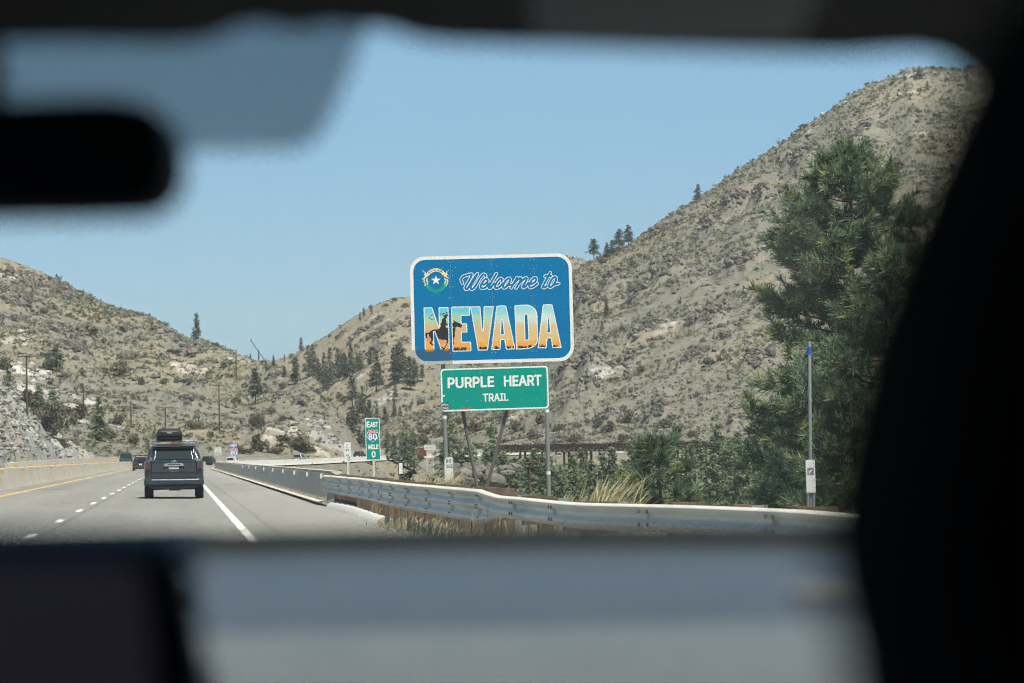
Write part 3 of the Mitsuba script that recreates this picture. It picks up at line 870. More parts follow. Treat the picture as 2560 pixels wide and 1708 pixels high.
part(ws, 'emblem_star', SG(ext(Polygon([zE(585 + (150 if i % 2 == 0 else 60) * math.sin(math.pi * i / 5), 505 - (150 if i % 2 == 0 else 60) * math.cos(math.pi * i / 5)) for i in range(10)]), 0.001, 0.005)), 'white_print')
lv, by = [], []
for sgn in (-1, 1):
    stem = np.array([(590 - sgn * 110, 965), (590, 880), (590 + sgn * 150, 800), (590 + sgn * 260, 690), (590 + sgn * 300, 560), (590 + sgn * 290, 470)], float)
    lv.append(LineString([zE(*q) for q in stem]).buffer(0.006))
    for i in range(26):
        f = 1.3 + 3.4 * i / 26
        k = int(f)
        c = stem[k] * (1 - f + k) + stem[k + 1] * (f - k)
        sd = 1 if i % 2 else -1
        e = c + np.array([sgn * (35 + 25 * rg.random()) * sd * 0.8 + 10 * sgn, -35 + 45 * (sd * 0.5)])
        (lv if i < 17 else lv).append(LineString([zE(*c), zE(*e)]).buffer(0.0095 if i < 17 else 0.006))
        if i > 12:
            by.append(Point(zE(*(e + [rg.uniform(-15, 15), rg.uniform(-25, 5)]))).buffer(0.0145, quad_segs=3))
part(ws, 'emblem_spray', SG(ext(unary_union(lv), 0.001, 0.005)), 'leaf_print', label='green sprays below the star')
part(ws, 'emblem_flowers', SG(ext(unary_union(by), 0.003, 0.007)), 'cream_print')
# rivets along the seams and stiffeners, the round plug and the darker film on the first panel
rv = []
zs = (-0.13, -0.33, -0.44, -0.70, -0.95, -1.18, -1.33, -1.62, -1.92, -2.2, -2.37)
pts = [(x + dx, z) for x in seams[1:-1] for dx in (-0.045, 0.045) for z in zs]
pts += [(x, z) for z in (-0.26, -1.2, -2.03) for x in np.arange(0.12, 3.6, 0.305)]
for x, z in pts:
    v, f = trimesh.creation.icosphere(1, 0.009).vertices, trimesh.creation.icosphere(1, 0.009).faces
    rv.append(SG((np.array(v) * [1, 1, 0.8] + [x, z, 0.008], np.array(f))))
part(ws, 'rivets', rv, 'galv_mat', kind='stuff')
c = zA(668, 1357)
part(ws, 'round_plug', SG(ext(Point(c).buffer(0.042), 0.002, 0.007)), 'cream_print')
part(ws, 'plug_mark', SG(ext(Point(c).buffer(0.024), 0.006, 0.009)), 'wood_mat')
scene['film_mat'] = {'type': 'mask', 'opacity': 0.27, 'nested': {'type': 'twosided', 'b': {'type': 'diffuse', 'reflectance': rgb((0.12, 0.10, 0.09))}}}  # semi-opaque film darkens the foot of the first panel
part(ws, 'dark_film', SG(ext(outer.intersection(sbox(-1, -9, seams[1] - 0.006, zC(300, 921)[1])).buffer(-0.002), 0.0095, 0.0105)), 'film_mat', label='darker strip along the foot of the first panel')
sgz = ground_z(s_or[0] + 1.8, SD) - 0.3
tc = [(zC(380, 1440), zC(0, 0)), ]


def world(px, py, D):
    return at(px, py, D)


for (a, b) in (((1108, 920), (1117, 1215)), ((1364, 900), (1372, 1225))):
    A, B = at(*a, SD + 0.11), at(*b, SD + 0.11)
    top = A + (A - B) / np.linalg.norm(A - B) * 2.2
    B = B + (B - A) / (A[2] - B[2]) * max(0, B[2] - sgz)
    pk = part(ws, 'post', tube([B, top], 0.049, 14), 'post_mat', smooth=40)
    for f in (0.28, 0.62):
        q = A * (1 - f) + B * f
        part(pk, 'tape_band', tube([q - [0, 0, .035], q + [0, 0, .035]], 0.054, 14), 'white_sheet', smooth=40)
for (a, b) in (((1156, 1026), (1192, 1212)), ((1268, 1024), (1218, 1214))):
    A, B = at(*a, SD + 0.24), at(*b, SD + 0.24)
    A, B = A + (A - B) * 0.5, B + (B - A) * 0.25
    part(ws, 'brace', tube([A, B], 0.038, 12), 'brace_mat', smooth=40)
for z in (-0.3, -1.2, -2.1):
    part(ws, 'cross_rail', SG(box(0.15, SW - 0.15, z - 0.03, z + 0.03, -0.055, -0.008)), 'steel_mat')

# ------------------------------------------------------------------ the green trail sign below
d = SD + 0.02
ts = thing('trail_sign', 'wide green sign reading purple heart trail below the blue sign', 'sign')
TG_ = frame(at(1099.5, 921.5, d), yaw=math.radians(1.0), lean=-0.012)
TW, TH = 2.45, 0.985


def tp(X, Y):                                        # zoom of 460 px at 1639
    x, y = 1000 + X * .2807, 620 + Y * .2807
    return (x - 1099.5 - 0.03 * (y - 921.5)) / 270 * TW, -(y - 921.5 + 0.021 * (x - 1099.5)) / 103.5 * TH


part(ts, 'panel', TG_(ext(Polygon(rrect(0, TW, -TH, 0, 0.09)), -0.006, 0.0)), 'green_sheet')
part(ts, 'border', TG_(ext(Polygon(rrect(0.012, TW - 0.012, -TH + .012, -0.012, 0.08)).difference(Polygon(rrect(0.045, TW - 0.045, -TH + .045, -0.045, 0.06))), -0.001, 0.003)), 'white_print')
part(ts, 'lettering', [TG_(text(w, h, *tp(X, Y), -0.001, 0.004, bold=True, fat=.022 if len(w) > 5 or w == 'HEART' else .010, width=wd * .2807 / 270 * TW)) for w, h, X, Y, wd in (('PURPLE', 0.225, 629, 1192, 408), ('HEART', 0.225, 1088, 1182, 330), ('TRAIL', 0.165, 848, 1321, 226))], 'white_print')
c = tp(404, 1394)
stk = part(ts, 'sticker', TG_(ext(sbox(c[0] - .085, c[1] - .085, c[0] + .085, c[1] + .085), 0.001, 0.0045)), 'black_print', label='small black and white sticker in the lower left corner')
part(stk, 'lettering', [TG_(text('#594', 0.055, c[0], c[1] + 0.035, 0.003, 0.004, bold=True, width=0.15)), TG_(text('CHRIS', 0.055, c[0], c[1] - 0.04, 0.003, 0.004, bold=True, width=0.15))], 'white_print')
c = tp(598, 1410)
part(ts, 'red_smear', TG_(ext(sbox(c[0] - .14, c[1] - .012, c[0] + .14, c[1] + .012), 0.001, 0.004)), 'shield_red')
part(ts, 'scrape', TG_(ext(Polygon([tp(370, 1305), tp(395, 1296), tp(402, 1306), tp(380, 1316)]), 0.001, 0.004)), 'white_print')
rv = []
for z in (-0.13, -0.75):
    for x in np.linspace(0.28, 2.15, 7):
        m = trimesh.creation.icosphere(1, 0.013)
        rv.append(TG_((np.array(m.vertices) * [1, 1, .7] + [x, z, 0.003], np.array(m.faces))))
part(ts, 'rivets', rv, 'steel_mat', kind='stuff')


# ------------------------------------------------------------------ small signs


def shield(w, h):
    """Interstate shield outline, w wide and h high, centred."""
    q = []
    for f in np.linspace(0, 1, 13):
        q.append((f, 1 - 0.04 * math.sin(math.pi * f * 2) * (1 if f < .5 else -1)))
    right = [(0.86, 1.0), (0.90, 0.86), (0.97, 0.74), (1.0, 0.6), (0.98, 0.44), (0.90, 0.27), (0.74, 0.12), (0.5, 0.0)]
    left = [(1 - a, b) for a, b in right[::-1]]
    top = [(0.14, 1.0), (0.25, .965), (0.5, 1.0), (0.75, .965), (0.86, 1.0)]
    return Polygon([((a - .5) * w, (b - .5) * h) for a, b in right + left[1:-1] + top[:-1]]).buffer(0)


def put_shield(parent, G, cx, cy, w, h):
    S = shapely.affinity.translate(shield(w, h), cx, cy)
    sk = part(parent, 'shield', G(ext(S, -0.001, 0.004)), 'white_print', label='red and blue interstate shield numbered 80')
    I = S.buffer(-0.035 * w)
    cut = cy + h * 0.5 - 0.26 * h
    part(sk, 'blue_field', G(ext(I.intersection(sbox(-9, -9, 9, cut - 0.02 * h)), 0.002, 0.007)), 'shield_blue')
    part(sk, 'red_field', G(ext(I.intersection(sbox(-9, cut + 0.02 * h, 9, 9)), 0.002, 0.007)), 'shield_red')
    part(sk, 'number', G(text('80', 0.46 * h, cx, cy - 0.07 * h, 0.006, 0.004, fat=.03, bold=True, width=0.70 * w)), 'white_print')
    part(sk, 'lettering', G(text('INTERSTATE', 0.10 * h, cx, cut + 0.10 * h, 0.006, 0.003, width=0.60 * w)), 'white_print')


def post_of(parent, x, y, ztop, r=0.03, mat='galv_mat', square=True):
    gz = ground_z(x, y) - 0.3
    part(parent, 'post', box(x - r, x + r, y + 0.012, y + 0.012 + 2 * r, gz, ztop) if square else tube([(x, y + .012 + r, gz), (x, y + .012 + r, ztop)], r, 10), mat)


D = 89.0
k = FPX / D
ms = thing('mile_marker_sign', 'tall green mile zero sign with an interstate shield right of the small white paddle', 'sign')
G = frame(at(932.0, 1098, D), yaw=0.02, lean=-0.012)
W_, H_ = 36.5 / k, 105.5 / k
pz = lambda x, y: ((840 + x * .1148 - 932 - .018 * (1020 + y * .1148 - 1098)) / k, -(1020 + y * .1148 - 1098) / k)
part(ms, 'panel', G(ext(Polygon(rrect(-W_ / 2, W_ / 2, -H_ / 2, H_ / 2, .03)), -.005, 0)), 'green_sheet')
part(ms, 'border', G(ext(Polygon(rrect(-W_ / 2 + .002, W_ / 2 - .002, -H_ / 2 + .002, H_ / 2 - .002, .03)).difference(Polygon(rrect(-W_ / 2 + .02, W_ / 2 - .02, -H_ / 2 + .02, H_ / 2 - .02, .02))), -.001, .003)), 'white_print')
part(ms, 'lettering', [G(text('E', 118 * .1148 / k, *pz(704, 358), -.001, .004, fat=.03, bold=True, width=66 * .1148 / k)), G(text('AST', 100 * .1148 / k, *pz(832, 363), -.001, .004, fat=.03, bold=True, width=165 * .1148 / k)),
                       G(text('MILE', 92 * .1148 / k, *pz(812, 848), -.001, .004, fat=.03, bold=True, width=215 * .1148 / k)), G(text('0', 126 * .1148 / k, *pz(815, 1008), -.001, .004, fat=.03, bold=True, width=78 * .1148 / k))], 'white_print')
put_shield(ms, G, *pz(800, 607), 262 * .1148 / k, 262 * .1148 / k)
c = at(934, 1150, D)
post_of(ms, c[0], D, at(934, 1060, D)[2], 0.032)
D = 86.0
k = FPX / D
pm = thing('paddle_marker', 'narrow white roadside paddle with black lettering and zeros', 'marker')
G = frame(at(869, 1131, D), yaw=0.02, lean=-0.012)
pz = lambda x, y: ((840 + x * .1148 - 869 - .018 * (1020 + y * .1148 - 1131)) / k, -(1020 + y * .1148 - 1131) / k)
part(pm, 'panel', G(ext(Polygon(rrect(-8.2 / k, 8.2 / k, -25 / k, 25 / k, .035)), -.005, 0)), 'white_sheet')
part(pm, 'lettering', [G(text('SR', 34 * .1148 / k, *pz(240, 800), -.001, .004, width=36 * .1148 / k)), G(text('80', 40 * .1148 / k, *pz(242, 858), -.001, .004, width=56 * .1148 / k)), G(text('WA', 42 * .1148 / k, *pz(245, 918), -.001, .004, bold=True, width=86 * .1148 / k))]
     + [G(text('0', 56 * .1148 / k, *pz(x, y), -.001, .004, bold=True, width=40 * .1148 / k, ang=math.pi / 2)) for x, y in ((250, 1028), (278, 1080), (280, 1128))], 'black_print')
c = at(870, 1160, D)
post_of(pm, c[0], D, at(869, 1128, D)[2], 0.03)
D = 66.0
k = FPX / D
w8 = thing('white_post_marker', 'white rounded wooden marker post with faded black lettering beside the sign post', 'marker')
G = frame(at(1124, 1174, D), yaw=0.0, lean=-0.03)
q = np.array([(-13.0, -32), (-12.2, 20), (-11, 26), (-7, 30), (0, 31), (7, 30), (10, 26), (11, 20), (14, -32)]) / k
part(w8, 'board', G(ext(Polygon(q), -.05, 0)), 'line_white')
part(w8, 'lettering', [G(text('80', 8 / k, -1.5 / k, 21.5 / k, -.001, .004, bold=True, width=13 / k)), G(text('SIE', 8 / k, 0.5 / k, 8 / k, -.001, .004, bold=True, width=15.5 / k))], 'black_print')
D = 76.0
k = FPX / D
om = thing('object_marker', 'black plate with a long white reflector on a short post', 'marker')
G = frame(at(1002, 1171, D), yaw=0.0, lean=-0.01)
part(om, 'plate', G(ext(Polygon(rrect(-6.3 / k, 6.3 / k, -20.5 / k, 20.5 / k, .012)), -.006, 0)), 'black_print')
part(om, 'reflector', G(ext(sbox(-4.5 / k, -13.5 / k, 4.5 / k, 13.5 / k), -.001, .004)), 'white_print')
part(om, 'bolts', [G(ext(Point(x / k, y / k).buffer(.008), -.001, .005)) for x in (-4.3, 4.3) for y in (-16.5, 16.5)], 'white_print', kind='stuff')
c = at(1002, 1171, D)
post_of(om, c[0], D, at(1002, 1146, D)[2], 0.028, 'steel_mat', False)
D = 37.5
k = FPX / D
dp = thing('delineator_post', 'tall grey pole with a blue band near its tip and a white plate low down', 'post')
B, Tp = at(2027, 1262, D), at(2023.5, 853, D)
B = B + (B - Tp) * (max(0.1, B[2] - ground_z(B[0], D) + 0.3) / (Tp[2] - B[2]))
part(dp, 'pole', tube([B, Tp], 0.021, 10), 'steel_mat', smooth=40)
f = lambda y: Tp + (B - Tp) * ((853 - y) / (853 - 853.0001) if False else (Tp[2] - at(2024, y, D)[2]) / (Tp[2] - B[2]))
part(dp, 'blue_band', tube([f(868), f(887)], 0.0235, 10), 'blue_tip', smooth=40)
G = frame(at(2026.5, 1191, D - 0.05), lean=-0.012)
part(dp, 'plate', G(ext(Polygon(rrect(-11.5 / k, 11.5 / k, -41 / k, 41 / k, .012)), -.004, 0)), 'white_sheet')
part(dp, 'label', G(ext(sbox(-8 / k, 3 / k, 8 / k, 21 / k), -.001, .003)), 'grey_print')
part(dp, 'label_mark', G(ext(unary_union([LineString([(-4 / k, 7 / k), (0, 13 / k), (4 / k, 16 / k)]).buffer(1.2 / k), Point(-2 / k, 12 / k).buffer(3 / k).difference(Point(-2 / k, 12 / k).buffer(1.6 / k))]), .002, .005)), 'white_print')
part(dp, 'bracket', [tube([at(2020, 1228, D - .02), at(2020, 1290, D - .02)], 0.018, 8), tube([at(2034, 1228, D - .02), at(2034, 1290, D - .02)], 0.018, 8)], 'steel_mat', smooth=40)
D = 262.0
k = FPX / D
rs = thing('route_sign', 'blue east route sign above an interstate shield on the right shoulder', 'sign')
G = frame(at(584.8, 1127, D), yaw=0.05, lean=-0.012)
z2 = lambda x, y: ((500 + x * .3061 - 584.8) / k, -(900 + y * .3061 - 1127) / k)
c = z2(277, 698)
part(rs, 'plate', G(ext(Polygon(rrect(c[0] - 10 / k, c[0] + 10 / k, c[1] - 5 / k, c[1] + 5 / k, .04)), -.006, 0)), 'shield_blue')
part(rs, 'lettering', G(text('EAST', 6.8 / k, c[0], c[1], -.001, .006, fat=.03, bold=True, width=16 / k)), 'white_print')
put_shield(rs, G, *z2(277, 752), 21 / k, 20.5 / k)
c = at(585.5, 1140, D)
post_of(rs, c[0], D, at(585, 1110, D)[2], 0.07)
D = 372.0
k = FPX / D
sl_ = thing('speed_limit_sign', 'white speed limit 65 sign on a thin post', 'sign')
G = frame(at(545, 1128, D), yaw=0.05, lean=-0.012)
part(sl_, 'panel', G(ext(Polygon(rrect(-9 / k, 9 / k, -11 / k, 11 / k, .05)), -.006, 0)), 'white_sheet')
part(sl_, 'border', G(ext(Polygon(rrect(-8.5 / k, 8.5 / k, -10.5 / k, 10.5 / k, .05)).difference(Polygon(rrect(-8 / k, 8 / k, -10 / k, 10 / k, .04))), -.001, .006)), 'black_print')
part(sl_, 'lettering', [G(text('SPEED', 4.2 / k, 0, 7 / k, -.001, .008, width=13 / k)), G(text('LIMIT', 3.6 / k, 0, 1.6 / k, -.001, .008, width=10 / k)), G(text('65', 7.0 / k, 0.3 / k, -5.2 / k, -.001, .008, bold=True, width=12 / k))], 'black_print')
c = at(546, 1150, D)
post_of(sl_, c[0], D, at(545, 1128, D)[2], 0.07)
D = 610.0
k = FPX / D
bs = thing('roadside_board', 'small white rectangular board with lines of lettering beside the far bend', 'sign')
G = frame(at(1075, 1118.5, D), yaw=0.0, lean=-0.012)
part(bs, 'panel', G(ext(sbox(-14 / k, -6.3 / k, 14 / k, 6.3 / k), -.03, 0)), 'white_sheet')
part(bs, 'lettering', [G(ext(unary_union([sbox(x / k, (y - .7) / k, (x + 1.9) / k, (y + .7) / k) for x in np.arange(-11.5, 9.5, 2.6)]), -.001, .02)) for y in (3.6, 0.2, -3.2)], 'grey_print')
c = at(1075, 1130, D)
for dx in (-8, 8):
    post_of(bs, c[0] + dx / k, D + .1, at(1075, 1118, D)[2], 0.09)
D = 625.0
k = FPX / D
ct = thing('freight_container', 'rust red ribbed freight container beside the far road', 'container')
A, B = at(1042, 1134, D), at(1064, 1119, D)
part(ct, 'body', [box(A[0], B[0], D, D + 5, A[2] - .6, B[2])], 'rust_mat')
for i in range(9):
    x = A[0] + (B[0] - A[0]) * (i + .3) / 9
    part(ct, 'rib', box(x, x + 0.09, D - .07, D, A[2] - .6, B[2] - 0.1), 'rust_mat')

# ------------------------------------------------------------------ poles and the trestle


def pole(px, y0, y1, label, arms=(), D=None, lean=0.0, r=0.14):
    b = hit(px, y1) if D is None else at(px, y1, D)
    h = at(px, y0, b[1])[2] - b[2]
    k = thing('utility_pole', label, 'pole', 'utility poles across the canyon')
    r = max(r, 0.00022 * b[1])
    part(k, 'shaft', tube([b - [0, 0, 1], b + [lean * h, 0, h]], [r * 1.15, r * 0.8], 8), 'bark_mat', smooth=40)
    for (f, half, tilt) in arms:
        c = b + [lean * h * f, -r - 0.06, h * f]
        part(k, 'crossarm', tube([c - [half, 0, half * tilt], c + [half, 0, half * tilt]], r * 0.6, 6), 'bark_mat')
        for u in (-.85, .85):
            q = c + np.array([half * u, 0, half * u * tilt])
            part(k, 'insulator', tube([q, q + [0, 0, 0.35]], r * 0.4, 5), 'steel_mat')


pole(68, 889, 1041, 'leftmost utility pole, standing by the pines on the left hill', [(0.985, 1.3, 0)])
pole(209, 962, 1035, 'bare pole above the tall dark bush on the left bank')
pole(328, 1005, 1066, 'thin pole on the bank left of the roof box')
pole(414, 1018, 1092, 'pole with a crossarm directly behind the roof box', [(0.98, 1.4, 0)])
pole(549, 961, 1085, 'pole with a crossarm between the roof box and the speed sign', [(0.975, 1.2, 0)])
pole(591, 874, 951, 'bare pole breaking the skyline of the left hill')
pole(647, 876, 910, 'skyline pole with a steeply tilted crossarm', [(0.9, 2.2, -1.5)], D=790)
pole(711, 886, 901, 'tiny pole on the saddle of the skyline', D=1650)
pole(1325, 1156, 1212, 'double crossarm pole among the river trees behind the brace', [(0.97, 1.6, 0), (0.8, 1.4, 0)], D=400, r=0.13)
pole(1722, 1191, 1262, 'thin pole among the river trees behind the guardrail', [(0.98, 1.1, 0)], D=330, r=0.1)

tr = thing('trestle', 'long dark timber trestle crossing the foot of the right hill above the river trees', 'trestle')
tp0, tp1 = (1225, 1122.5, 625), (1950, 1110, 585)
NS = 260
wallm, rib, leg, tie = [], [], [], []
P0, P1 = at(*tp0), at(*tp1)
dv = (P1 - P0) / np.linalg.norm(P1 - P0)
nv = np.array([dv[1], -dv[0], 0])
L_ = np.linalg.norm(P1 - P0)


def bar(s0, s1, a0, a1, z0, z1):
    v, f = box(s0, s1, a0, a1, z0, z1)
    return v[:, :1] * dv + v[:, 1:2] * nv + v[:, 2:] * [0, 0, 1.0] + P0, f


scn = np.arange(0, L_, 6.0)
for a in scn:
    part(tr, 'side_wall', bar(a, a + 5.96, 0, 0.12, -0.35, 0.75), 'wood_dark')
part(tr, 'deck', bar(0, L_, -2.2, -0.01, -0.42, -0.2), 'wood_dark')
part(tr, 'side_ribs', [bar(a, a + .16, 0.12, 0.30, -0.45, 0.85) for a in np.arange(0.2, L_, 0.8)], 'wood_dark', kind='stuff')
part(tr, 'tie_ends', [bar(a, a + .32, -2.3, 0.55, -0.85, -0.46) for a in np.arange(0.4, L_, 1.15)], 'wood_mat', kind='stuff')
for a in np.arange(2, L_, 5.5):
    for u in (-1.8, 0.0):
        part(tr, 'leg', bar(a, a + .35, u - .17, u + .17, -9.5, -0.86), 'wood_dark')
    part(tr, 'brace', bar(a + .05, a + .3, -2.0, 0.2, -3.6, -3.3), 'wood_dark')

# ------------------------------------------------------------------ trees
rnd = np.random.default_rng(11)


def colored(v, f, c):
    """separate triangles with one colour each"""
    vv = v[f].reshape(-1, 3)
    return (vv, np.arange(len(vv)).reshape(-1, 3)), np.repeat(c, 3, axis=0)


def tri_cloud(cent, size, up=0.0, n=1):
    m = len(cent)
    d = rnd.normal(size=(m, 3, 3)) * size[:, None, None] * 0.62
    d[..., 2] *= 0.7
    v = (cent[:, None, :] + d).reshape(-1, 3)
    return v, np.arange(len(v)).reshape(-1, 3)


def conifer(kind, dens=1.0, hue=(0.100, 0.125, 0.088), fine_=1.0):
    """unit height conifer: (trunk mesh, crown mesh, crown colours)"""
    base, R, pw = {0: (0.12, 0.20, 0.8), 1: (0.2, 0.22, 0.65), 2: (0.05, 0.24, 0.95), 3: (0.26, 0.19, 0.5), 4: (0.08, 0.19, 0.85), 5: (0.15, 0.24, 0.7)}[kind % 6]
    cs, sz, cl = [], [], []
    lev = int(24 * (1 - base))
    bend = rnd.normal() * 0.012
    for l in range(lev):
        h = base + (1 - base) * (l + rnd.random() * 0.7) / lev
        rr = R * (1 - (h - base) / (1.02 - base)) ** pw * rnd.uniform(0.7, 1.2) + 0.012
        if h < base + 0.09:
            rr *= rnd.uniform(0.45, 0.95)
        nb = max(3, int(rnd.integers(4, 8) * (0.55 + rr / R)))
        for b in range(nb):
            if rnd.random() < 0.14:
                continue
            a = rnd.random() * 6.283
            ln = rr * rnd.uniform(0.55, 1.15)
            k = int((8 + 20 * ln / R) * dens)
            f = np.sqrt(rnd.random(k))
            droop = -0.35 * ln * f ** 2 + 0.06 * ln * f
            c = np.stack([np.cos(a) * ln * f, np.sin(a) * ln * f, h + droop], 1) + rnd.normal(size=(k, 3)) * 0.012
            cs.append(c)
            sz.append(rnd.uniform(0.020, 0.042, k) * fine_)
            tone = rnd.uniform(0.7, 1.25)
            cl.append(np.clip(np.array(hue) * tone * rnd.uniform(0.75, 1.3, (k, 1)) + rnd.normal(size=(k, 3)) * 0.004, 0.008, 1))
    c, s, q = np.vstack(cs), np.concatenate(sz), np.vstack(cl)
    v, f = tri_cloud(c, s)
    z = np.linspace(0, 0.97, 6)
    trunk = tube(np.stack([bend * z, 0 * z, z], 1), 0.013 * (1 - z) + 0.002, 6)
    return trunk, (v, f), np.repeat(q, 3, axis=0)


CON = []
for kk in range(12):
    tk, cr, cc = conifer(kk)
    CON.append((mikit.ply(tk, 'bark_mat', smooth=True), mikit.ply(cr, 'leaf_mat', color=cc)))

CON2 = []
for kk in range(6):
    tk, cr, cc = conifer(kk, 2.9, (0.185, 0.232, 0.145), 0.62)
    CON2.append((mikit.ply(tk, 'bark_mat', smooth=True), mikit.ply(cr, 'leaf_mat', color=cc)))


def put_tree(name, label, cat_, pos, h, proto, wide=1.0, group=None, spin=None):
    key = thing(name, label, cat_, group)
    Mx = T().translate([float(a) for a in pos]).rotate([0, 0, 1], float(rnd.uniform(0, 360) if spin is None else spin)).scale([float(h * wide), float(h * wide), float(h)])
    scene[key + '__trunk'] = {**proto[0], 'to_world': Mx}
    scene[key + '__crown'] = {**proto[1], 'to_world': Mx}
    return key


def leafy(seed, n=420, col=(0.075, 0.082, 0.055), squash=0.75, lumps=8, leaf=0.085, low=0.0):
    """unit-height rounded shrub or broad-leaved crown made of leaf clumps, with stems"""
    g = np.random.default_rng(seed)
    cen = np.stack([g.normal(0, 0.24, lumps), g.normal(0, 0.24, lumps), g.uniform(0.18 + low, 0.70, lumps)], 1)
    rad = g.uniform(0.17, 0.30, lumps)
    tone = g.uniform(0.75, 1.25, lumps)
    k = g.integers(0, lumps, n)
    u = g.normal(size=(n, 3))
    u /= np.linalg.norm(u, axis=1, keepdims=True)
    c = cen[k] + u * (rad[k] * g.uniform(0.55, 1.05, n) ** 0.6)[:, None]
    c[:, 2] = np.clip(c[:, 2], 0.02 + low, 1.0)
    s = g.uniform(0.5, 1.3, n) * leaf
    d = g.normal(size=(n, 3, 3)) * s[:, None, None] * 0.6
    v = (c[:, None, :] + d).reshape(-1, 3)
    q = np.clip(np.array(col) * (tone[k] * g.uniform(0.75, 1.25, n))[:, None], 0.005, 1)
    stems = [tube([[0, 0, -0.05], cen[i] * [0.5, 0.5, 0.6], cen[i]], [0.022, 0.014, 0.006], 5) for i in range(lumps)]
    return mikit.ply(cat(stems), 'bark_mat', smooth=True), mikit.ply((v, np.arange(len(v)).reshape(-1, 3)), 'leaf_mat', color=np.repeat(q, 3, axis=0))


SHR = [leafy(i, 900, (0.150, 0.148, 0.112)) for i in range(4)]
BRN = [leafy(20 + i, 900, (0.155, 0.135, 0.092)) for i in range(2)]
GRN = [leafy(40 + i, 800, (0.140, 0.180, 0.100), low=0.12, lumps=10, leaf=0.055) for i in range(4)]


def ordn(i):
    return ['first', 'second', 'third', 'fourth', 'fifth', 'sixth', 'seventh', 'eighth', 'ninth', 'tenth', 'eleventh', 'twelfth', 'thirteenth', 'fourteenth', 'fifteenth', 'sixteenth', 'seventeenth', 'eighteenth', 'nineteenth', 'twentieth',
            'twenty-first', 'twenty-second', 'twenty-third', 'twenty-fourth', 'twenty-fifth', 'twenty-sixth', 'twenty-seventh', 'twenty-eighth', 'twenty-ninth', 'thirtieth', 'thirty-first', 'thirty-second', 'thirty-third', 'thirty-fourth', 'thirty-fifth', 'thirty-sixth', 'thirty-seventh', 'thirty-eighth', 'thirty-ninth', 'fortieth'][i]


def pines(lst, where, group, y0=450.0, D=None, zbase=None, fatness=1.0):
    for i, (px, a, b, *rest) in enumerate(sorted(lst)):
        if D is None:
            p = hit(px, b, y0=y0)
        else:
            dd = rest[0] if rest else D
            p = at(px, b, dd)
            p[2] = ground_z(p[0], p[1]) if zbase is None else zbase
        h = at(px, a, p[1])[2] - p[2]
        put_tree('pine_tree', f'{ordn(i)} pine from the left {where}', 'tree', p - [0, 0, 0.02 * h], h * 1.02, (CON2[(i * 5 + int(px)) % 6] if p[1] < 620 else CON[(i * 5 + int(px)) % 12]), wide=fatness * rnd.uniform(0.92, 1.15), group=group)


pines([(492, 780, 857)], 'alone on the skyline of the left hill', 'pines on the left hill')
pines([(639, 918, 1012)], 'of the left hill, above the bright boulders', 'pines on the left hill', fatness=1.25)
pines([(20, 905, 1062), (96, 958, 1040), (133, 968, 1052), (142, 857, 930), (248, 990, 1102), (386, 1062, 1098), (370, 1098, 1133), (811, 1036, 1056)], 'among those low on the left hill', 'pines on the left hill', fatness=1.3, y0=430)
pines([(626, 883, 900), (665, 895, 914), (684, 886, 917), (753, 842, 882)], 'in the saddle where the left hill meets the tan ridge', 'pines in the saddle', y0=600)
pines([(711, 913, 944), (739, 889, 962), (771, 862, 942), (783, 861, 946), (796, 893, 957), (811, 882, 965), (825, 870, 957), (817, 915, 975), (847, 870, 954), (864, 888, 947), (877, 861, 937), (900, 876, 932), (893, 880, 930), (860, 880, 950)], 'in the dense stand on the tan slope', 'pines in the stand on the tan slope', y0=700)
pines([(900, 779, 803), (910, 769, 795), (928, 760, 785)], 'of three on the crest of the tan ridge', 'pines on the tan crest', y0=900)
pines([(881, 936, 1020), (907, 964, 1047), (925.5, 866, 912), (941, 884, 983), (985, 868, 956), (995, 862, 960), (1003, 858, 947), (989, 953, 998), (1026, 889, 975), (1037, 895, 960), (1056, 912, 957), (923, 998, 1058), (943, 1007, 1055), (963, 1016, 1061), (882, 1016, 1104), (986, 1001, 1041), (1000, 1013, 1041),
       (900, 1064, 1118), (915, 1050, 1115), (870, 1030, 1090), (893, 1000, 1070), (872, 1060, 1112)], 'on the slope and ravine left of the signs', 'pines on the slope left of the signs', y0=680)
pines([(1485, 597, 645), (1517, 605, 645), (1531, 599, 638), (1548, 572, 626), (1571, 563, 614), (1745, 460, 503), (2298, 164, 198), (2319, 202, 224)], 'along the skyline of the right hill', 'pines on the right skyline', y0=700, fatness=1.7)
pines([(1517, 742, 792), (1579, 640, 670), (1900, 470, 500), (1990, 425, 450), (1505, 800, 830), (1820, 930, 950), (2150, 270, 290)], 'scattered on the face of the right hill', 'small pines on the right hill', y0=620)
pines([(1009, 1071, 1140), (1035, 1072, 1140), (969, 1079, 1140), (1018, 1080, 1142), (985, 1085, 1140), (1122, 1028, 1140), (1147, 1110, 1190, 440), (1174, 1112, 1200, 440), (1214, 1118, 1200, 430), (1229, 1060, 1150, 590)], 'behind the sign posts below the slope', 'pines behind the sign posts', D=600)
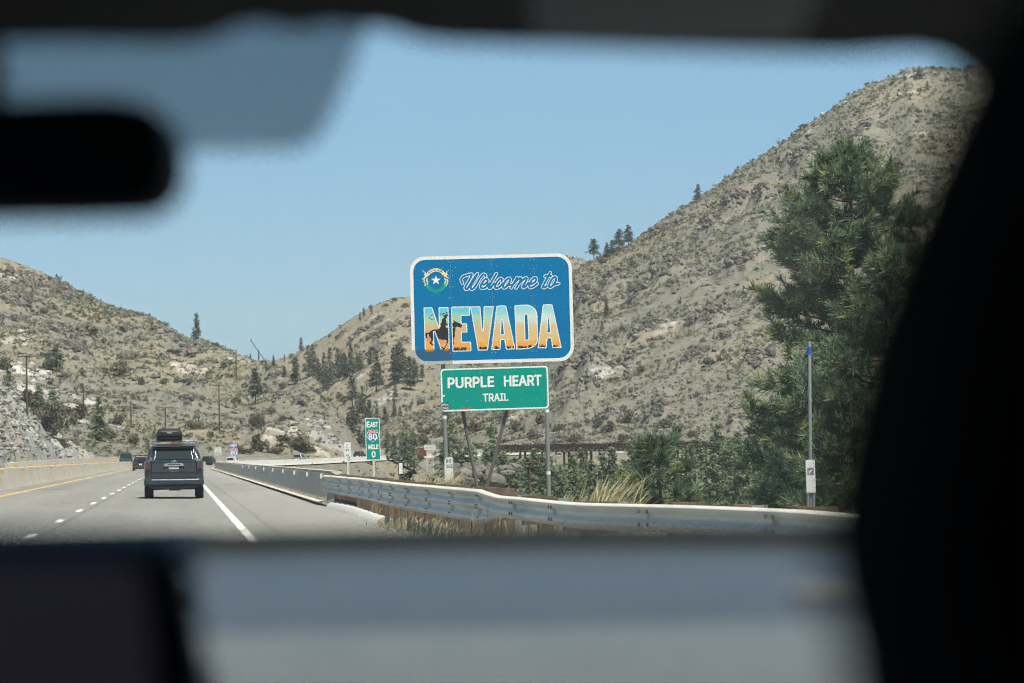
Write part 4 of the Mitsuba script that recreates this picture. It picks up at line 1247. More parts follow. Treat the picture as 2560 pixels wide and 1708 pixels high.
pines([(1352, 1133, 1230, 430), (1534, 1116, 1240, 420), (1611, 1116, 1240, 430), (1641, 1072, 1200, 570), (1694, 1058, 1240, 440), (1716, 1120, 1240, 380), (1750, 1096, 1240, 430), (1798, 1060, 1240, 440), (1781, 1135, 1250, 320), (1830, 1110, 1250, 400), (1883, 1062, 1250, 400), (1920, 1085, 1250, 380), (1960, 1060, 1250, 340),
       (1990, 1020, 1250, 300), (1860, 1130, 1250, 330), (1560, 1150, 1240, 360), (1290, 1140, 1240, 420), (1400, 1160, 1240, 400), (2040, 1000, 1250, 280), (2090, 960, 1250, 260), (1320, 1145, 1230, 430), (1480, 1150, 1240, 420), (1260, 1125, 1235, 470), (1278, 1150, 1235, 400), (1340, 1120, 1235, 480), (1375, 1140, 1235, 440), (1430, 1135, 1235, 430), (1455, 1120, 1235, 470), (1505, 1130, 1240, 430), (1585, 1105, 1240, 460), (1665, 1095, 1240, 440), (1730, 1110, 1240, 420), (1845, 1080, 1250, 420), (1815, 1120, 1250, 340)], 'in the river trees right of the signs', 'pines along the river', D=430, fatness=1.2)
# broad-leaved trees along the river
for i, (px, a, D, w) in enumerate(sorted([(1263, 1117, 520, 1.2), (1300, 1128, 480, 1.3), (1417, 1152, 450, 1.4), (1440, 1160, 430, 1.4), (1590, 1150, 440, 1.2), (1245, 1150, 500, 1.3), (1200, 1165, 450, 1.2), (1380, 1180, 380, 1.3), (1520, 1200, 300, 1.3)])):
    p = at(px, 1200, D)
    p[2] = ground_z(p[0], p[1])
    h = at(px, a, D)[2] - p[2]
    put_tree('river_tree', f'{ordn(i)} leafy tree from the left in the green river thicket', 'tree', p, h, GRN[i % 4], w, 'leafy trees in the river thicket')
p = hit(725, 898, y0=900)
put_tree('round_tree', 'pale rounded leafy tree on the skyline of the saddle', 'tree', p, (898 - 881) / FPX * p[1], GRN[1], 1.3)

BUSH = [('on the left hill', 'bushes on the left hill', 430, [(298, 941, 40, 1.2, 0), (353, 963, 22, 1, 0), (121, 1084, 74, 1.0, 0), (154, 1070, 66, 1.0, 0), (82, 1030, 46, 1.2, 0), (192, 1048, 42, 1.3, 0), (125, 927, 34, 1.1, 0), (21, 927, 40, 1, 0), (225, 838, 24, 1.5, 1), (104, 784, 18, 1.4, 0), (257, 859, 14, 1.3, 0), (293, 1066, 26, 1.5, 0), (650, 1130, 46, 1.05, 0),
         (735, 1122, 40, 1.5, 1), (760, 1132, 26, 1.8, 1), (632, 1066, 40, 1.1, 0), (487, 1074, 26, 1.3, 1), (709, 972, 18, 1.2, 0), (676, 1036, 20, 1.2, 0), (60, 1010, 36, 1.3, 0), (330, 1110, 24, 1.6, 1), (270, 1100, 30, 1.4, 1), (90, 1130, 34, 1.2, 0), (160, 1120, 30, 1.3, 0), (560, 920, 16, 1.4, 0), (520, 940, 16, 1.4, 0), (590, 1010, 18, 1.3, 0), (410, 960, 16, 1.3, 0), (300, 900, 14, 1.4, 0), (610, 1135, 24, 1.5, 1), (690, 1135, 20, 1.6, 1)]),
        ('on the right hill', 'bushes on the right hill', 620, [(1803, 850, 25, 1.2, 0), (1573, 1057, 34, 1.1, 0), (1496, 1071, 30, 1.1, 0), (1520, 1081, 30, 1.1, 0), (1436, 1110, 24, 1.3, 0), (1660, 1071, 24, 1.3, 0), (1731, 1092, 20, 1.4, 1), (1601, 934, 24, 1.2, 0), (1769, 913, 20, 1.3, 0), (1700, 1080, 22, 1.3, 0), (1560, 1105, 22, 1.4, 1), (1400, 1085, 26, 1.2, 0), (1350, 1060, 24, 1.3, 0), (1290, 1080, 30, 1.2, 0), (1330, 1100, 28, 1.3, 0), (1260, 1050, 24, 1.3, 0),
         (1230, 1090, 26, 1.3, 0), (1190, 1080, 30, 1.4, 1), (1150, 1060, 24, 1.3, 1), (1110, 1090, 30, 1.4, 1), (1070, 1085, 24, 1.5, 1), (1060, 1110, 26, 1.5, 0), (2330, 168, 10, 1.8, 0), (2352, 166, 9, 2.0, 0), (2382, 170, 10, 1.8, 0), (2420, 172, 14, 1.8, 0), (2010, 318, 12, 2.0, 0), (2000, 322, 9, 1.6, 0), (1962, 346, 7, 1.5, 0), (1705, 505, 10, 1.5, 0), (2230, 430, 34, 1.7, 1), (2180, 420, 20, 1.8, 1), (1660, 590, 10, 1.5, 0)]),
        ('on the tan ridge', 'bushes on the tan ridge', 700, [(1013, 770, 13, 1.3, 0), (985, 755, 12, 1.8, 0), (968, 766, 9, 1.8, 0), (923, 848, 9, 1.3, 0), (700, 1030, 10, 1.3, 0), (860, 1010, 22, 1.4, 0), (848, 1000, 16, 1.3, 0), (1060, 900, 10, 1.3, 0), (1420, 676, 10, 1.4, 0)])]
for where, grp, y0, lst in BUSH:
    for i, (px, py, hp, w, kd) in enumerate(sorted(lst)):
        p = hit(px, py, y0=y0)
        nm = 'brown' if kd else 'grey-green'
        put_tree('bush', f'{nm} bush {where}, {ordn(i)} of them from the left', 'bush', p - [0, 0, 0.1], hp / FPX * p[1] * 1.1, (BRN[i % 2] if kd else SHR[i % 4]), w, grp)

# ------------------------------------------------------------------ sagebrush cover and loose rocks: nobody could count them
ico = trimesh.creation.icosphere(0)
IV, IF = np.array(ico.vertices), np.array(ico.faces)


OV = np.array([[1, 0, 0], [-1, 0, 0], [0, 1, 0], [0, -1, 0], [0, 0, 1], [0, 0, -1.0]])
OF = np.array([[0, 2, 4], [2, 1, 4], [1, 3, 4], [3, 0, 4], [2, 0, 5], [1, 2, 5], [3, 1, 5], [0, 3, 5]])


def scatter(n, seed, mask, size, squash, colf, jit=0.35, base=(IV, IF)):
    g = np.random.default_rng(seed)
    w = mask.ravel() / mask.sum()
    k = g.choice(len(w), n, p=w)
    jj, ii = np.divmod(k, NT)
    t = TG[ii] + g.uniform(-.5, .5, n) * (TG[1] - TG[0])
    y = np.clip(YG[jj] + g.uniform(-.5, .5, n) * 2.5, 8, 1980)
    z = bil(ZG, t, y)
    r = size(g, n, y, jj, ii)
    if isinstance(base, int):                  # a scrubby dome of BASE separate leaf clumps
        nv, nf = base * 3, base
        u = g.normal(size=(n, base, 3))
        u /= np.linalg.norm(u, axis=2, keepdims=True)
        u[..., 2] = np.abs(u[..., 2]) * 1.1 - 0.25
        v = (u * g.uniform(.35, .95, (n, base, 1)))[:, :, None, :] + g.normal(size=(n, base, 3, 3)) * 0.33
        v = v.reshape(n, nv, 3)
        bf = np.arange(nv).reshape(-1, 3)
    else:
        bv, bf = base
        nv, nf = len(bv), len(bf)
        v = bv[None] * (1 + g.uniform(-jit, jit, (n, nv, 1)))
        q_, _ = np.linalg.qr(g.normal(size=(n, 3, 3)))
        q_ = q_ * np.sign(np.linalg.det(q_))[:, None, None]
        v = np.einsum('nij,nkj->nki', q_, v)
    v = v * np.stack([r, r * g.uniform(.8, 1.2, n), r * squash * g.uniform(.7, 1.3, n)], 1)[:, None, :]
    v = v + np.stack([t * y, y, z + r * squash * 0.45], 1)[:, None, :]
    f = bf[None] + (np.arange(n) * nv)[:, None, None]
    c = colf(g, n, jj, ii)
    tone = 1 + g.uniform(-.25, .25, (n, nf, 1))
    vv = v.reshape(-1, 3)[f.reshape(-1, 3)].reshape(-1, 3)
    cc = np.repeat(np.clip(c[:, None, :] * tone, 0.004, 1).reshape(-1, 3), 3, axis=0)
    return (vv, np.arange(len(vv)).reshape(-1, 3)), cc


def both(*ms):
    return cat([m[0] for m in ms]), np.vstack([m[1] for m in ms])


patchy = nz(26, 31, 3)
hm = np.clip(HILL, 0, 1) * (YY < 1700) * (ZG > Z0 - 30)
bare = 1 - 0.85 * sst(0.5, 0.62, patchy)
tan_ridge = np.where((YY > 1000) & (TT < gy(1150, 0)), 0.12, 1.0)
sage = hm * (1 - 0.9 * sst(0.12, 0.34, np.minimum(rockm, whitem))) * (1 - 0.8 * np.clip(whitem, 0, 1)) * (1 - 0.45 * np.clip(rockm, 0, 1)) * bare * tan_ridge
sage = sage + (1 - np.clip(HILL, 0, 1)) * ((OO < -23) & (YY > 300)) * 0.8 * (1 - whitem)
sc = lambda g, n, j, i: np.array([0.190, 0.195, 0.138]) * g.uniform(.6, 1.3, (n, 1)) + g.normal(size=(n, 3)) * .006
m, c = both(scatter(52000, 3, sage, lambda g, n, y, j, i: g.gamma(6, 0.082, n) * np.clip(y / 900, 0.7, 1.35), 0.85, sc, base=14),
            scatter(9000, 13, sage, lambda g, n, y, j, i: g.gamma(5, 0.125, n) * np.clip(y / 900, 0.7, 1.35), 0.85, lambda g, n, j, i: 0.9 * sc(g, n, j, i), base=22))
solo('sagebrush', m, 'leaf_mat', 'grey-green sagebrush covering the canyon hillsides', 'bush', 'stuff', color=c)
rocks = (0.015 + np.clip(rockm, 0, 1) ** 3 * 2.2 + np.clip(whitem, 0, 1) * 0.25) * np.clip(hm, 0, 1) * (cutm < .01)
wm = lambda j, i: np.clip(whitem[j, i] * 1.5, 0, 1)[:, None]
rcol = lambda g, n, j, i: (np.array([0.18, 0.17, 0.152]) * (1 - wm(j, i)) + np.array([0.40, 0.385, 0.35]) * wm(j, i)) * g.uniform(.55, 1.2, (n, 1))
m, c = both(scatter(18000, 4, rocks, lambda g, n, y, j, i: np.minimum(g.gamma(2.0, 0.17, n), 1.0) * np.clip(y / 800, 0.5, 1.5), 0.85, rcol, base=(OV, OF)),
            scatter(6000, 14, rocks, lambda g, n, y, j, i: np.minimum(g.gamma(2.0, 0.27, n), 1.3) * np.clip(y / 800, 0.5, 1.5), 0.85, rcol))
m2, c2 = scatter(3500, 24, cutm * 1.0 + 1e-9, lambda g, n, y, j, i: np.minimum(g.gamma(2.5, 0.11, n), .7), 0.5, lambda g, n, j, i: np.array([0.33, 0.325, 0.305]) * g.uniform(.55, 1.2, (n, 1)))
m, c = both((m, c), (m2, c2))
solo('loose_rocks', m, 'leaf_mat', 'broken rocks strewn over the hillsides', 'rock', 'stuff', color=c)
emb = ((OO > 4.4) & (OO < 40) & (YY > 110) & (YY < 720)) * 1.0
m, c = scatter(1500, 6, emb * (YY > 250), lambda g, n, y, j, i: g.gamma(3, 0.11, n), 0.8, lambda g, n, j, i: np.where(g.random((n, 1)) < .5, np.array([[0.12, 0.12, 0.085]]), np.array([[0.33, 0.31, 0.27]])) * g.uniform(.6, 1.2, (n, 1)), base=14)
solo('embankment_scrub', m, 'leaf_mat', 'small bushes and stones on the embankment right of the road', 'bush', 'stuff', color=c)
riv = ((OO > 14) & (YY > 230) & (YY < 640) & (ZG < -4)) * np.where(TT > gy(1090, 0), 1.0, 0.2)
m, c = scatter(11000, 7, riv, lambda g, n, y, j, i: np.minimum(g.gamma(5, 0.13, n), 1.4), 1.2, lambda g, n, j, i: np.array([0.150, 0.180, 0.105]) * g.uniform(.45, 1.5, (n, 1)) + g.normal(size=(n, 3)) * .006, base=16)
solo('river_thicket', m, 'leaf_mat', 'low green thicket filling the river bottom behind the guardrail', 'bush', 'stuff', color=c)
# grey boulders beyond the sign posts
rg = np.random.default_rng(8)
BPX = np.sort(rg.uniform(1108, 1305, 36))
for i in range(36):
    px, py = BPX[i], rg.uniform(1160, 1202)
    D = 210 + (1200 - py) * 1.6
    p = at(px, py, D)
    m = trimesh.creation.icosphere(2, 1.0)
    v = np.array(m.vertices)
    nn = rg.normal(size=(9, 3))
    nn /= np.linalg.norm(nn, axis=1, keepdims=True)
    cut = np.min(np.where(v @ nn.T > 0.05, rg.uniform(.45, .8, 9) / np.maximum(v @ nn.T, 0.05), 2.0), axis=1)          # split faces
    v = v * np.minimum(cut, 1.0)[:, None] * (0.82 + 0.4 * meshkit.fbm(v * 3.1 + i * 7, 3)[:, None]) * rg.uniform(.28, .72) * [1.3, 1, .85]
    solo('boulder', (v + p - [0, 0, .1], np.array(m.faces)), 'rock_mat', f'{ordn(i)} grey boulder from the left in the rock pile between the sign posts', 'boulder', None, 'boulders in the rock pile', smooth=False)
gz = at(1200, 1205, 225)
xs, ys_ = np.meshgrid(np.linspace(-14, 14, 60), np.linspace(-10, 20, 50))
bz = np.array([ground_z(x + gz[0], y + gz[1]) for x, y in zip(xs.ravel(), ys_.ravel())]).reshape(xs.shape)
hh = (gz[2] - 0.9 - bz) * np.exp(-((xs / 7.5) ** 2 + ((ys_ - 3) / 7) ** 2) ** 1.5)
zz = bz - 0.3 + np.maximum(hh, 0) + 1.0 * (meshkit.fbm(np.stack([xs / 2.2, ys_ / 2.2, 0 * xs], -1), 4) - 0.5) * (hh > 0.3)
a, b = np.meshgrid(np.arange(49), np.arange(59), indexing='ij')
solo('rock_pile_mound', (np.stack([xs + gz[0], ys_ + gz[1], zz], -1).reshape(-1, 3), np.stack([a * 60 + b, a * 60 + b + 1, (a + 1) * 60 + b + 1, (a + 1) * 60 + b], -1).reshape(-1, 4)), 'rock_mat', 'rubble mound under the grey boulders', 'mound', 'structure')

# ------------------------------------------------------------------ dry grass along the guardrail


def blades(px, py, pz, n, h, spread, seed, lean=(0.15, 0), w=0.008, head=True, hue=0):
    g = np.random.default_rng(seed)
    x = px + g.normal(0, spread, n)
    y = py + g.normal(0, spread, n)
    H = h * g.uniform(0.55, 1.1, n)
    a = g.uniform(0, 6.28, n)
    lx = lean[0] * H + g.normal(0, .14, n) * H
    ly = lean[1] * H + g.normal(0, .14, n) * H
    vs, fs, cs = [], [], []
    t = np.array([0, 0.5, 0.8, 1.0])
    wd = np.array([1.0, 0.8, 1.5 if head else .6, 0.1])
    P = np.stack([x[:, None] + lx[:, None] * t ** 2, y[:, None] + ly[:, None] * t ** 2, pz + H[:, None] * (t - 0.12 * t ** 3)], -1)
    off = np.stack([np.cos(a), np.sin(a) * .5, 0 * a], -1)[:, None, :] * (w * wd)[None, :, None]
    Vx = np.stack([P - off, P + off], 2).reshape(n, 8, 3)
    F = np.array([[0, 1, 3], [0, 3, 2], [2, 3, 5], [2, 5, 4], [4, 5, 7], [4, 7, 6]])
    c0 = np.array([[0.50, 0.44, 0.27], [0.42, 0.38, 0.22], [0.30, 0.32, 0.17]])[g.choice(3, n, p=[.6, .3, .1] if not hue else [.15, .35, .5])]
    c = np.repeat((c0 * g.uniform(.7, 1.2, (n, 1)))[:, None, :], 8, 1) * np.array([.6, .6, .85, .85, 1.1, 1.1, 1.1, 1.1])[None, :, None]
    return (Vx.reshape(-1, 3), (F[None] + (np.arange(n) * 8)[:, None, None]).reshape(-1, 3)), np.clip(c, 0, 1).reshape(-1, 3)


gm, gc = [], []
g9 = np.random.default_rng(9)
for k in range(1000):
    s = g9.uniform(9, RL)
    p, d, n = rail_at(s)
    o = g9.choice([g9.uniform(-3.5, -0.5), g9.uniform(-0.4, 0.35)], p=[.62, .38]) if s > 27 else g9.uniform(-5, -.6)
    q = p + n * o
    if q[1] < 12:
        continue
    m, c = blades(q[0], q[1], ground_z(q[0], q[1]) - 0.02, 26, g9.uniform(.30, .66) * (0.75 if o > -.5 else 1.15), 0.18, k + 100)
    gm.append(m)
    gc.append(c)
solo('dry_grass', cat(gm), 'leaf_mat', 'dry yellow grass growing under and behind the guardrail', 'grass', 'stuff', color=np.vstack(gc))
TUFT = [(1490, 1250, 38.0, 1.25, 90, 'tall pale grass tuft leaning right above the guardrail, left of the young pine'), (1375, 1240, 41.0, 1.0, 60, 'grass tuft at the foot of the right sign post'), (1555, 1255, 37.0, .9, 24, 'thin grass stalks just left of the young pine'), (1060, 1205, 62.0, 1.2, 90, 'grass tuft left of the white rounded marker post'), (1095, 1210, 60.0, 1.2, 40, 'grass tuft touching the white rounded marker post'),
        (1250, 1225, 46.0, 1.1, 10, 'single tall stalks between the sign braces'), (1820, 1265, 33.5, .95, 14, 'tall straw stalks above the rail right of the young pine'), (1890, 1268, 32.5, .85, 16, 'leaning straw stalks left of the tall grey pole'), (1775, 1265, 34.5, 1.05, 4, 'lone dry seed stalk above the rail'), (1190, 1300, 43.0, .85, 10, 'green-gold stalks in front of the rail bend'), (1640, 1262, 35.5, .8, 18, 'low straw stalks under the young pine'), (1720, 1262, 35.0, .85, 30, 'straw-coloured tuft just right of the young pine'), (1950, 1272, 31.0, .7, 26, 'small dry tuft between the young pine and the grey pole'), (1300, 1228, 44.5, .75, 40, 'pale tuft left of the right sign post')]
for px, py, D, h, n, lb in TUFT:
    p = at(px, py, D)
    p[2] = ground_z(p[0], D) - 0.02
    m, c = blades(p[0], p[1], p[2], n * 3 if n > 20 else n * 2, max(h, 0.45) * 1.08, 0.15 if n > 20 else 0.09, int(px), lean=(0.30, 0), w=0.0055)
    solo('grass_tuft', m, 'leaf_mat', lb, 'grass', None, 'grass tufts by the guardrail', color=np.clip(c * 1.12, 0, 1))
put_tree('shrub', 'grey-green leafy shrub left of the white rounded marker post', 'bush', [at(1030, 1200, 72)[0], 72, ground_z(at(1030, 1200, 72)[0], 72)], 1.35, SHR[1], 0.7)

# ------------------------------------------------------------------ long-needled pines close to the road


def near_pine(key, pos, H, prof, seed, n_limb=44, tuft=0.27, base=0.2, nd=34, lean=0.0):
    g = np.random.default_rng(seed)
    z = np.linspace(-0.6, H, 10)
    tx = lean * z + 0.05 * np.sin(z * 0.8 + seed)
    part(key, 'trunk', xf(tube(np.stack([tx, 0 * z, z], 1), 0.022 * H * (1 - z / H * .93) * .55 + .012, 10), None, pos), 'bark_mat', smooth=True)
    limbs, tips = [], []
    for i in range(n_limb):
        f = base + (1 - base) * ((i + g.random()) / n_limb) ** 0.9
        h = f * H
        L = np.interp(f, prof[0], prof[1]) * g.uniform(.65, 1.12)
        a = i * 2.399 + g.normal() * .4
        d0 = np.array([math.cos(a), math.sin(a), 0])
        rise = g.uniform(-.05, .25) + 0.5 * max(f - .6, 0)
        t = np.linspace(0, 1, 6)
        side = np.array([-d0[1], d0[0], 0]) * g.normal() * .12
        P = pos + np.array([np.interp(h, z, tx), 0, h]) + L * (t[:, None] * d0 + (t ** 2)[:, None] * side + np.stack([0 * t, 0 * t, rise * t - .12 * t + .28 * t ** 2.2], 1))
        limbs.append(tube(P, np.linspace(.006 + .016 * L, .006, 6), 5))
        nsub = max(5, int(9 * L))
        for s in range(nsub):
            u = g.uniform(.28, 1.0)
            b = np.array([np.interp(u, t, P[:, k]) for k in range(3)])
            sd = d0 * g.uniform(.2, .8) + np.array([-d0[1], d0[0], 0]) * g.choice([-1, 1]) * g.uniform(.3, 1) + [0, 0, g.uniform(.0, .7)]
            sd /= np.linalg.norm(sd)
            l2 = L * g.uniform(.12, .38) + .12
            e = b + sd * l2 + [0, 0, .12 * l2]
            limbs.append(tube([b, (b + e) / 2 - [0, 0, .03 * l2], e], [.008, .006, .004], 4))
            tips.append((e, sd))
            if l2 > .35:
                tips.append((b + (e - b) * .6 + g.normal(size=3) * .05, sd))
        tips.append((P[-1], d0 + [0, 0, .5]))
    tips.append((pos + np.array([tx[-1], 0, H]), np.array([0, 0, 1.0])))
    part(key, 'branches', limbs, 'bark_mat', smooth=True)
    E = np.array([t_[0] for t_ in tips])
    Dd = np.array([t_[1] for t_ in tips])
    Dd /= np.linalg.norm(Dd, axis=1, keepdims=True)
    m = len(E)
    back = g.uniform(0, 0.75, (m, nd, 1)) ** 1.3
    org = E[:, None, :] - Dd[:, None, :] * back * tuft * .9
    dirs = g.normal(size=(m, nd, 3))
    dirs /= np.linalg.norm(dirs, axis=2, keepdims=True)
    dirs = dirs + Dd[:, None, :] * (0.75 + .5 * (1 - back)) + [0, 0, .18]
    dirs /= np.linalg.norm(dirs, axis=2, keepdims=True)
    ln = tuft * g.uniform(.7, 1.1, (m, nd, 1))
    sx = np.cross(dirs, g.normal(size=(m, nd, 3)))
    sx /= np.linalg.norm(sx, axis=2, keepdims=True)
    w = 0.018 * tuft / .27
    v = np.stack([org - sx * w * .7, org + sx * w * .7, org + dirs * ln + sx * w * .25, org + dirs * ln - sx * w * .25], 2).reshape(-1, 3)
    k = m * nd
    f = (np.array([[0, 1, 2], [0, 2, 3]])[None] + (np.arange(k) * 4)[:, None, None]).reshape(-1, 3)
    tone = np.repeat(g.uniform(.75, 1.3, m), nd)[:, None]
    warm = np.repeat(g.random(m) < .15, nd)[:, None]
    c = np.where(warm, np.array([[.24, .26, .12]]), np.array([[.165, .225, .142]])) * tone * g.uniform(.75, 1.25, (k, 1))
    part(key, 'needles', (v, f), 'needle_mat', color=np.repeat(np.clip(c, 0, 1), 4, axis=0))


def np_at(px, D):
    x = gy(px, 0) * D
    return np.array([x, D, ground_z(x, D) - .1])


q = np_at(2143, 92)
near_pine(thing('long_needled_pine', 'tall long-needled pine with a visible dark trunk right of the grey pole', 'tree', 'long-needled pines by the road'), q, at(2143, 372, 92)[2] - q[2], ([.2, .3, .45, .62, .8, .92, 1], [1.4, 1.9, 2.7, 2.6, 2.05, 1.2, .35]), 3, 70, .31, .50, 34)
q = np_at(2062, 80)
near_pine(thing('long_needled_pine', 'broad dark pine whose long lower limbs reach left behind the grey pole', 'tree', 'long-needled pines by the road'), q, at(2062, 860, 80)[2] - q[2], ([.1, .3, .5, .68, .8, 1], [1.6, 2.0, 2.2, 2.35, 1.3, .3]), 5, 50, .29, .12, 26)
q = np_at(2225, 76)
near_pine(thing('long_needled_pine', 'dark pine at the right edge half hidden by the black headrest', 'tree', 'long-needled pines by the road'), q, at(2225, 640, 76)[2] - q[2], ([.1, .4, .7, 1], [2.2, 2.2, 1.5, .3]), 7, 54, .28, .1, 24)
q = np_at(1652, 52)
near_pine(thing('long_needled_pine', 'young bright long-needled pine rising just behind the guardrail', 'tree', 'long-needled pines by the road'), q, at(1652, 1108, 52)[2] - q[2], ([.1, .35, .6, .85, 1], [.95, .85, .6, .35, .15]), 9, 15, .24, .25, 46)
q = np_at(1985, 105)
near_pine(thing('long_needled_pine', 'long-needled pine in shade behind the tall grey pole', 'tree', 'long-needled pines by the road'), q, at(1985, 990, 105)[2] - q[2], ([.1, .4, .7, 1], [1.6, 1.7, 1.2, .3]), 12, 44, .29, .1, 24)
q = np_at(2140, 70)
near_pine(thing('long_needled_pine', 'low bushy long-needled pine right of the grey pole', 'tree', 'long-needled pines by the road'), q, at(2140, 985, 70)[2] - q[2], ([.05, .4, .7, 1], [1.7, 1.6, 1.1, .25]), 14, 34, .27, .08, 24)

# ------------------------------------------------------------------ vehicles


def wheel(parent, c, r, w, go):
    """c: hub centre in car space, axle along x"""
    prof = [(-.5, .62), (-.5, .93), (-.42, 1.0), (.42, 1.0), (.5, .93), (.5, .62)]
    a = np.linspace(0, 2 * math.pi, 29)[:-1]
    secs = [np.stack([np.full(28, c[0] + u * w), c[1] + r * q * np.cos(a), c[2] + r * q * np.sin(a)], 1) for u, q in prof]
    wk = part(parent, 'wheel', go(loft(secs)), 'tyre_mat', smooth=35)
    secs = [np.stack([np.full(28, c[0] + u * w), c[1] + r * q * np.cos(a), c[2] + r * q * np.sin(a)], 1) for u, q in [(-.44, .1), (-.44, .6), (.44, .6), (.44, .1)]]
    part(wk, 'rim', go(loft(secs)), 'alloy_mat', smooth=35)


def placer(pos, head):
    """car space (x right, y forward, z up; origin on the ground below the rear bumper's middle) -> world"""
    A = rotz(head)
    p = np.asarray(pos, float)

    def go(m):
        v, f = V(m)
        return v @ A.T + p, f
    return go


def ring_xz(y, hw, z0, z1, r, n=5):
    q = rrect(-hw, hw, z0, z1, r, n)
    return np.stack([q[:, 0], np.full(len(q), y), q[:, 1]], 1)


def ring_xy(z, hw, y0, y1, r, n=5):
    q = rrect(-hw, hw, y0, y1, r, n)
    return np.stack([q[:, 0], q[:, 1], np.full(len(q), z)], 1)


def slab(pts, nrm, t):
    """a thin plate: polygon points (3-D) pushed out along nrm by t"""
    p = np.asarray(pts, float)
    return loft([p, p + np.asarray(nrm, float) * t])


# the grey off-roader ahead, built from its rear view
HEAD = math.atan(-XES)
c0 = at(435.5, 1245, 97.0)
c0[2] = zroad(c0[0] - xe(97.0), 97.0)
go = placer(c0, HEAD)
su = thing('off_road_car', 'dark grey off-road car straight ahead carrying a black roof box', 'car')
secs = [ring_xz(y, hw, z0, z1, r) for y, hw, z0, z1, r in [(0.06, .86, .60, 1.22, .07), (0.10, .925, .52, 1.26, .09), (.5, .955, .48, 1.27, .10), (1.2, .965, .45, 1.27, .10), (3.4, .965, .45, 1.22, .10), (4.4, .93, .48, 1.10, .10), (4.78, .80, .52, .98, .10)]]
part(su, 'body', go(loft(secs)), 'paint_grey', smooth=40)
secs = [ring_xy(z, hw, y0, y1, .12) for z, hw, y0, y1 in [(1.25, .885, .09, 3.75), (1.35, .86, .13, 3.5), (1.55, .775, .26, 3.1), (1.70, .715, .36, 2.85), (1.765, .66, .48, 2.7), (1.785, .56, .6, 2.5)]]
part(su, 'cabin', go(loft(secs)), 'paint_grey', smooth=40)
part(su, 'side_window', go(slab([(-.872, .5, 1.31), (-.872, 3.2, 1.31), (-.765, 2.85, 1.60), (-.765, .6, 1.60)], (-1, 0, .3), .012)), 'car_glass')
part(su, 'side_window', go(slab([(.872, .5, 1.31), (.765, .6, 1.60), (.765, 2.85, 1.60), (.872, 3.2, 1.31)], (1, 0, .3), .012)), 'car_glass')
# tailgate: pressed panel with a recess round the plate
tg = part(su, 'tailgate', go([loft([ring_xz(.055, .725, .66, 1.245, .05), ring_xz(.015, .725, .665, 1.24, .05), ring_xz(-.005, .70, .68, 1.225, .06)]),
                              loft([np.array([[x, y_, z] for x, z in q]) for y_, q in ((-.004, [(-.72, .86), (-.44, .86), (-.37, .93), (.37, .93), (.44, .86), (.72, .86), (.72, .90), (.48, .90), (.40, .97), (-.40, .97), (-.48, .90), (-.72, .90)]), (-.045, [(-.71, .87), (-.45, .87), (-.38, .935), (.38, .935), (.45, .87), (.71, .87), (.71, .885), (.47, .89), (.39, .955), (-.39, .955), (-.47, .89), (-.71, .885)]))])]), 'paint_grey', smooth=35)
part(tg, 'upper_ledge', go(loft([ring_xz(.05, .74, 1.19, 1.262, .03), ring_xz(-.035, .73, 1.205, 1.258, .025)])), 'paint_grey', smooth=35)
part(tg, 'plate_recess', go(loft([ring_xz(.0, .345, .925, 1.055, .03), ring_xz(-.012, .34, .93, 1.05, .03)])), 'plastic_black')
bz = [(-.325, 1.06), (.335, 1.06), (.285, 1.155), (-.275, 1.155)]
part(tg, 'trim_bar', go(loft([np.array([[x, y_, z] for x, z in bz]) for y_ in (-.005, -.035)])), 'chrome_mat')
part(tg, 'trim_lettering', go(loft([np.array([[x, y_, z] for x, z in [(-.19, 1.098), (.21, 1.098), (.21, 1.122), (-.19, 1.122)]]) for y_ in (-.034, -.037)])), 'black_print')
a = np.linspace(0, 2 * math.pi, 29)
for (cx, cz, ra, rb) in ((0.01, 1.19, .080, .055), (0.01, 1.19, .030, .054), (0.01, 1.212, .055, .022)):
    part(tg, 'badge_ring', go(tube(np.stack([cx + ra * np.cos(a), 0 * a - .045, cz + rb * np.sin(a)], 1), .008, 6, False)), 'chrome_mat', smooth=True)
lp = part(su, 'number_plate', go(loft([ring_xz(-.013, .158, .885, 1.035, .012, 2), ring_xz(-.02, .158, .885, 1.035, .012, 2)])), 'white_sheet')
part(lp, 'plate_band', go(box(-.15, .15, -.0225, -.0205, .985, 1.028)), 'grey_print')
part(lp, 'plate_marks', [go(box(-.125 + .036 * i, -.099 + .036 * i, -.0225, -.0205, .915, .965)) for i in range(7)], 'black_print')
